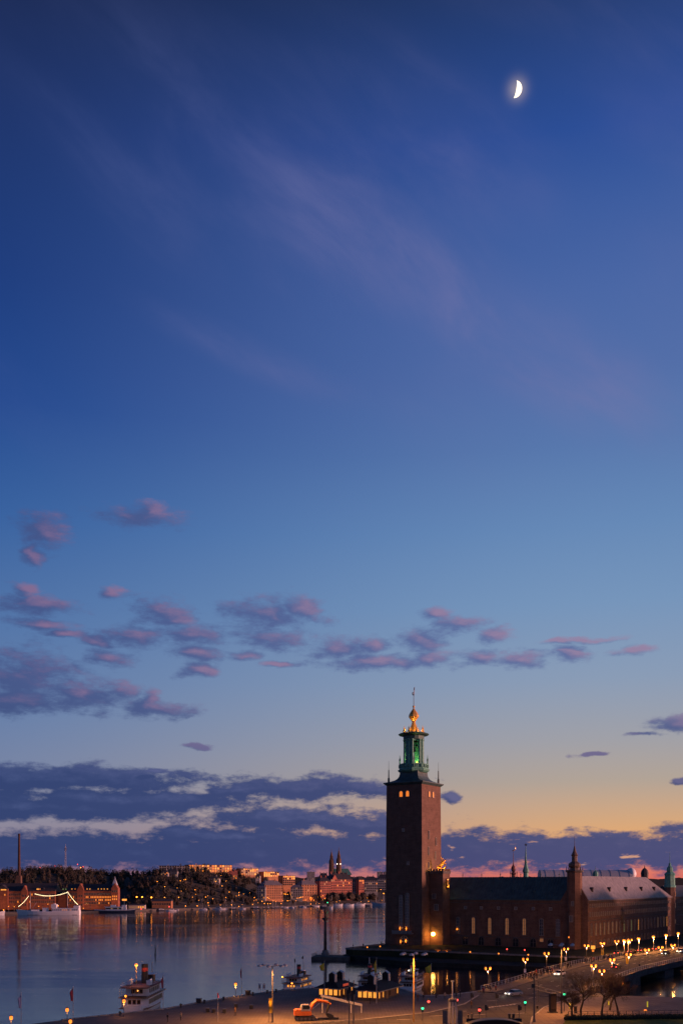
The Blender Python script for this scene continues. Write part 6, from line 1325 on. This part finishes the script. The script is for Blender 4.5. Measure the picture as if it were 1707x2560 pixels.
for (px, top, base, lab) in ((737, 2398, 2480, 'thin dark pole with a small box behind the lit steamer'), (545, 2484, 2556, 'thin pale pole with an orange sign among the bins'), (758, 2390, 2478, 'thin pole with a small dark flag before the column')):
    X, Y = gp(px, base, QZ); zt = wz(top, Y) - QZ; r_ = root('thin_pole', lab, 'pole', (X, Y, QZ)); part('pole', MB().lathe([(.05, 0), (.03, zt)], 5), PALEST if 'pale' in lab else STEEL, r_)
    part('box', MB().box(-.12, .12, -.1, .1, zt - .9, zt) if 'flag' not in lab else MB().add([(0, 0, zt), (-.5, .1, zt - .7), (0, .05, zt - .9), (.02, .02, zt - .4)], [(0, 1, 2), (0, 2, 3)]), REDCL if 'orange' in lab else BLACK, r_)
pg = root('thin_pole', 'wooden mooring pole standing in the water off the terrace', 'pole', (*gp(923, 2424, 0), 0)); part('pole', MB().lathe([(.2, -1), (.15, 3.6), (.05, 3.9)], 7), PALEST, pg); part('band', MB().lathe([(.22, .8), (.22, 1.1)], 7), BLACK, pg)
# ------------------------------------------------------------------ shelter, hedge, barriers
Y = 180; ztop = wz(2548, Y) - QZ; r_ = root('shelter', 'dark curved shelter roof cut by the bottom edge of the picture', 'shelter', (wx(1237, Y), Y, QZ)); hwid = 5.6
ar = [(hwid * cos(pi * j / 12), ztop - 1.5 + 1.5 * sin(pi * j / 12)) for j in range(13)]; ar = ar + [(x * .97, z - .12) for x, z in ar[::-1]]
part('roof', MB().extrude_y(ar, -1.4, 1.4), BLACK, r_)
for s_ in (-1, 1): part('post', MB().box(s_ * hwid * .93 - .08, s_ * hwid * .93 + .08, -.1, .1, 0, ztop - 1.4), STEEL, r_)
part('glass_wall', MB().box(-hwid * .9, hwid * .9, 1.2, 1.24, .3, 2.2), GLASS, r_)
random.seed(8)
hg = MB(); a, b = Vector(gp(1412, 2552, QZ)), Vector(gp(1745, 2548, QZ)); n = 46
for i in range(n):
    c = a.lerp(b, (i + .5) / n); crown_blob(hg, (c.x, c.y, QZ), .62, .95); leaf_tufts(hg, (c.x, c.y, QZ), .75, 1.0, 60, .09)
tag(part('hedge', hg, mat('hedge_leaf', (.03, .035, .018), .9, 0, .4, 2.0)), 'low dark clipped hedge along the lawn at the lower right', 'hedge')
r_ = root('rail_fence', 'dark post and rail fence behind the hedge at lower right', 'fence'); n = 20; a, b = Vector(gp(1420, 2543, QZ)), Vector(gp(1740, 2539, QZ)); fp = MB().box(-.06, .06, -.06, .06, 0, 1.0).mesh('post', STEEL)
for i in range(n + 1): c = a.lerp(b, i / n); part('post', fp, None, r_, loc=(c.x, c.y, QZ))
part('rail', MB().tube([(a.x, a.y, QZ + 1), (b.x, b.y, QZ + 1)], .05, 5).tube([(a.x, a.y, QZ + .55), (b.x, b.y, QZ + .55)], .04, 5), STEEL, r_)
# ------------------------------------------------------------------ bare trees
def bare_tree(label, px, base, hgt, spread, seed):
    random.seed(seed); X, Y = gp(px, base, QZ); r_ = root('bare_tree', label, 'tree', (X, Y, QZ)); tk, cr_ = MB(), MB()
    def grow(mb, p, d, ln, rad, lvl):
        n = 3; pts_ = [p]; q = p.copy(); dd = d.copy()
        for i in range(n):
            dd = (dd + Vector((random.gauss(0, .16), random.gauss(0, .16), random.gauss(.04, .1)))).normalized(); q = q + dd * ln / n; pts_.append(q.copy())
        mb.tube(pts_, [rad * (1 - .5 * i / n) for i in range(n + 1)], 5 if lvl < 2 else 3)
        if lvl >= 5: return
        kids = (6, 5, 5, 4, 4)[lvl]
        for j in range(kids):
            f = random.uniform(.35, 1.0) if lvl else random.uniform(.55, 1.0); b_ = pts_[min(n - 1, int(f * n))].lerp(pts_[min(n, int(f * n) + 1)], (f * n) % 1)
            ang = random.uniform(.45, 1.0); ax = random.uniform(0, 2 * pi); o = dd.orthogonal().normalized(); o = Matrix.Rotation(ax, 3, dd) @ o
            nd = (dd * cos(ang) + o * sin(ang) * spread + Vector((0, 0, .06))).normalized()
            grow(cr_, b_, nd, ln * random.uniform(.52, .74), max(.012, rad * .46), lvl + 1)
    grow(tk, Vector((0, 0, 0)), Vector((0, 0, 1)), hgt * .44, .26, 0)
    part('trunk', tk, BARK, r_); part('crown', cr_, TWIG, r_)
for a in (('bare tree with forked trunk, leftmost of the group by the road', 1453, 2546, 10.6, 1.15, 41), ('bare tree with the widest crown, second from the left', 1505, 2548, 11.0, 1.2, 42), ('bare tree, third from the left, set back a little', 1524, 2527, 10.2, 1.15, 43), ('bare tree, rightmost of the group before the bridge', 1546, 2540, 10.0, 1.15, 44), ('slim bare tree at the left edge of the group', 1430, 2550, 6.8, .9, 45)): bare_tree(*a)
def plane_tree(label, px, Y, z0, h, r, seed, m=TWIG):
    random.seed(seed); X = wx(px, Y); r_ = root('shore_tree', label, 'tree', (X, Y, z0)); part('trunk', MB().lathe([(.35, 0), (.25, h * .5), (.1, h * .8)], 6), BARK, r_); mb = MB()
    for _ in range(5): a = random.uniform(0, 6.28); q = random.uniform(0, r * .5); crown_blob(mb, (q * cos(a), q * sin(a), h * random.uniform(.2, .4)), r * .5, h * .55)
    leaf_tufts(mb, (0, 0, h * .2), r, h * .8, 420, .3); part('crown', mb, m, r_)
for i, (px, h, r) in enumerate(((822, 11, 5.5), (836, 13, 6.5), (855, 12, 6), (874, 12.5, 7), (893, 11, 6), (908, 12, 6.5), (930, 11, 6))): plane_tree('dark shore tree below the red building, %s from the left' % ORD[i], px, dep(px, 972), 2, h * 1.3, r * 1.3, 60 + i, LEAFB)
# ------------------------------------------------------------------ people
def person_mesh(seed, coat):
    random.seed(seed); sw = random.uniform(.08, .26); ar = random.uniform(-.2, .2)
    P_ = [(0, 0, .95), (0, 0, 1.2), (0, .01, 1.42), (0, .0, 1.53), (0, -.01, 1.68), (.19, 0, 1.40), (.25, sw * .4, 1.14), (.24, -.05 + ar, .90), (-.19, 0, 1.40), (-.25, -sw * .4, 1.14), (-.24, -.05 - ar, .90), (.09, 0, .9), (.10, -sw * .6, .50), (.10, sw * .3 - sw, .07), (-.09, 0, .9), (-.10, sw * .6, .50), (-.10, sw, .07), (.10, -sw - .14, .04), (-.10, sw - .14, .04)]
    R_ = [.15, .17, .16, .055, .105, .075, .055, .04, .075, .055, .04, .095, .07, .05, .095, .07, .05, .04, .04]
    E_ = [(0, 1), (1, 2), (2, 3), (3, 4), (2, 5), (5, 6), (6, 7), (2, 8), (8, 9), (9, 10), (0, 11), (11, 12), (12, 13), (0, 14), (14, 15), (15, 16), (13, 17), (16, 18)]
    me = bpy.data.meshes.new('person_base'); me.from_pydata(P_, E_, []); o = bpy.data.objects.new('person_base', me); C.objects.link(o)
    sk = o.modifiers.new('skin', 'SKIN'); sk.use_smooth_shade = True
    for v_, r_ in zip(me.skin_vertices[0].data, R_): v_.radius = (r_, r_ * .85)
    me.skin_vertices[0].data[0].use_root = True
    o.modifiers.new('sub', 'SUBSURF').levels = 1
    dg = bpy.context.evaluated_depsgraph_get(); m2 = bpy.data.meshes.new_from_object(o.evaluated_get(dg)); bpy.data.objects.remove(o)
    m2.materials.clear()
    for m_ in (SKIN, coat, TROUS): m2.materials.append(m_)
    for p in m2.polygons: z = p.center.z; p.material_index = 0 if (z > 1.5 or (abs(p.center.x) > .18 and z < .95)) else (1 if z > .78 else 2)
    hair = MB().ball((0, .02, 1.72), (.115, .12, .1), 8, 5).mesh('hair', CLOTH[2])
    return m2, hair
PM = [person_mesh(100 + i, CLOTH[i % 5]) for i in range(7)]
def person(x, y, z, rz, label, group=None, i=0, s=1.0):
    o = part('person', PM[i % 7][0], None, None, loc=(x, y, z), rz=rz); o.scale = (s, s, s); tag(o, label, 'person', group); part('hair', PM[i % 7][1], None, o); return o
random.seed(77)
for i in range(46):
    t = random.uniform(24, 54) if i < 24 else random.uniform(68, 118); w = random.uniform(.8, 3.6); p = bpt(t, w)
    lab = 'pedestrian in the crowd along the far railing, quay end of the bridge' if i < 24 else 'pedestrian in the crowd along the far railing, island end of the bridge'
    person(p[0], p[1], deckz(t) + .13, random.uniform(0, 6.28), lab, 'crowd on the bridge', i, random.uniform(.93, 1.06))
for i, (px, py, lab) in enumerate(((1170, 2557, 'dark figure waiting at the crossing, left of two'), (1179, 2555, 'dark figure waiting at the crossing, right of two'), (1178, 2523, 'dark figure walking above the crossing pair'), (452, 2553, 'lone dark walker on the left quay'), (419, 2557, 'dark figure standing left of the lone walker'), (1058, 2504, 'dark figure on the quay right of the kiosks, first from the left'), (1044, 2505, 'dark figure close to the right kiosk'), (1112, 2500, 'dark figure on the quay near the flag'), (1150, 2494, 'dark figure at the water edge left of the bridge'), (1208, 2486, 'person in red at the bridge end'), (1226, 2482, 'person at the start of the far railing'), (1239, 2480, 'person in red by the first bridge lamp'), (925, 2512, 'small figure in front of the right kiosk'), (1598, 2424, 'cyclist figure on the near bridge pavement'), (588, 2541, 'dark figure behind the thin pale pole'), (872, 2372.4, 'x'))):
    if lab == 'x': continue
    z = QZ if px != 1598 else 3.9
    X, Y = gp(px, py, z); person(X, Y, z, random.uniform(0, 6.28), lab, None, 4 if 'red' in lab else i % 4)
for i, (x, y, lab) in enumerate(((3.2, 379.5, 'figure on the terrace corner above the pier, left of three'), (7.2, 385, 'figure on the terrace parapet, middle of three'), (14.8, 400, 'figure on the terrace parapet close to the tower'))): person(x + 1.2, y - .6, 3.6, random.uniform(0, 6), lab, None, i)
# ------------------------------------------------------------------ cars
def car(label, X, Y, z, rz, paint, head=True, taxi=False):
    r_ = root('car', label, 'car', (X, Y, z), rz)
    body = [(-2.2, .32), (2.15, .32), (2.25, .55), (2.1, .78), (1.0, .92), (-1.9, .95), (-2.2, .8)]
    part('body', MB().extrude_y(body, -.86, .86), paint, r_)
    cab_ = MB(); lo = [(-1.85, .93), (1.05, .92)]; up = [(-1.25, 1.45), (.25, 1.45)]
    vs = [(lo[0][0], -.82, lo[0][1]), (lo[1][0], -.82, lo[1][1]), (lo[1][0], .82, lo[1][1]), (lo[0][0], .82, lo[0][1]), (up[0][0], -.64, up[0][1]), (up[1][0], -.64, up[1][1]), (up[1][0], .64, up[1][1]), (up[0][0], .64, up[0][1])]
    cab_.add(vs, [(0, 1, 5, 4), (1, 2, 6, 5), (2, 3, 7, 6), (3, 0, 4, 7)]); part('glasshouse', cab_, GLASS, r_)
    part('roof', MB().extrude_y([(-1.3, 1.44), (.3, 1.44), (.1, 1.52), (-1.1, 1.52)], -.66, .66), paint, r_)
    for sx_ in (-1.35, 1.35):
        for sy in (-.8, .8):
            w_ = part('wheel', MB().extrude_y([(sx_ + .33 * cos(a * pi / 6), .33 + .33 * sin(a * pi / 6)) for a in range(12)], sy - .11, sy + .11), BLACK, r_); part('rim', MB().extrude_y([(sx_ + .18 * cos(a * pi / 4), .33 + .18 * sin(a * pi / 4)) for a in range(8)], sy - .13, sy + .13), PALEST, w_)
    for sy in (-.62, .62):
        part('headlight', MB().ball((2.17, sy, .66), (.1, .2, .12)), LAMPW if head else GLASS, r_); part('tail_light', MB().box(-2.25, -2.15, sy - .18, sy + .18, .6, .82), REDL, r_)
    if head:
        point_light(r_, (3.2, 0, .6), 40, (1, .85, .6), .1)
    if taxi: part('taxi_sign', MB().box(-.5, -.1, -.25, .25, 1.52, 1.7), LITY, r_)
BA = atan2(BD.y, BD.x)
X, Y = gp(1284, 2491, QZ); car('silver car with headlights on driving off the bridge onto the quay', X, Y, QZ + .006, BA + pi - .35, mat('silver_paint', (.5, .5, .52), .3, .4, .1))
t, w = 34, 8; p = bpt(36, 6.6); car('white car with bright headlights on the bridge near the crowd', p[0], p[1], deckz(36), BA + pi, WHITE)
X, Y = gp(1541, 2426, 3.7); car('dark car with red tail lights driving away over the bridge', X, Y, deckz(66), BA, mat('dark_car_paint', (.03, .03, .035), .3, .2, .1), False)
p = bpt(124, 9.5); car('taxi with headlights coming along the street at the right edge', p[0], p[1], deckz(124), BA + pi, mat('dark_car_paint', (.03, .03, .035)), True, True)
p = bpt(141, 9.8); car('second car with headlights behind the taxi', p[0], p[1], deckz(141), BA + pi, WHITE)
for i, (px, py) in enumerate(((1545, 2388), (1578, 2384), (1603, 2381), (1640, 2377))): X, Y = gp(px, py, 3.6); car('dark parked car before the wing, %s from the left' % ORD[i], X, Y, 3.6, BA, mat('dark_car_paint', (.03, .03, .035)), False)
# ------------------------------------------------------------------ moon
MD = 9000.0; mc = Vector((wx(1287, MD), MD, wz(222, MD))); R_ = 17.2 * MD / F
mrot = (mc - Vector((0, 0, H))).to_track_quat('Y', 'Z').to_matrix(); mb = MB(); n, m_ = 64, 10; tilt = radians(-13)
for i in range(n + 1):
    th_ = -pi / 2 + pi * i / n
    for j in range(m_ + 1):
        ph2 = radians(79) * j / m_      # from the bright limb inwards
        x = cos(th_) * cos(ph2); y = -cos(th_) * sin(ph2); z = sin(th_)
        xr = x * cos(tilt) - z * sin(tilt); zr = x * sin(tilt) + z * cos(tilt); mb.v.append(tuple(mrot @ Vector((R_ * xr, R_ * y, R_ * zr))))
for i in range(n):
    for j in range(m_): a = i * (m_ + 1) + j; mb.f.append((a, a + 1, a + m_ + 2, a + m_ + 1)); mb.k.append(0)
mo = part('moon', mb, mat('sunlit_moon', (.2, .19, .17), .9, 0, 0, emit=(1.0, .88, .62), estr=1.9), loc=mc, smooth=True); tag(mo, 'bright crescent moon high in the blue evening sky', 'moon')
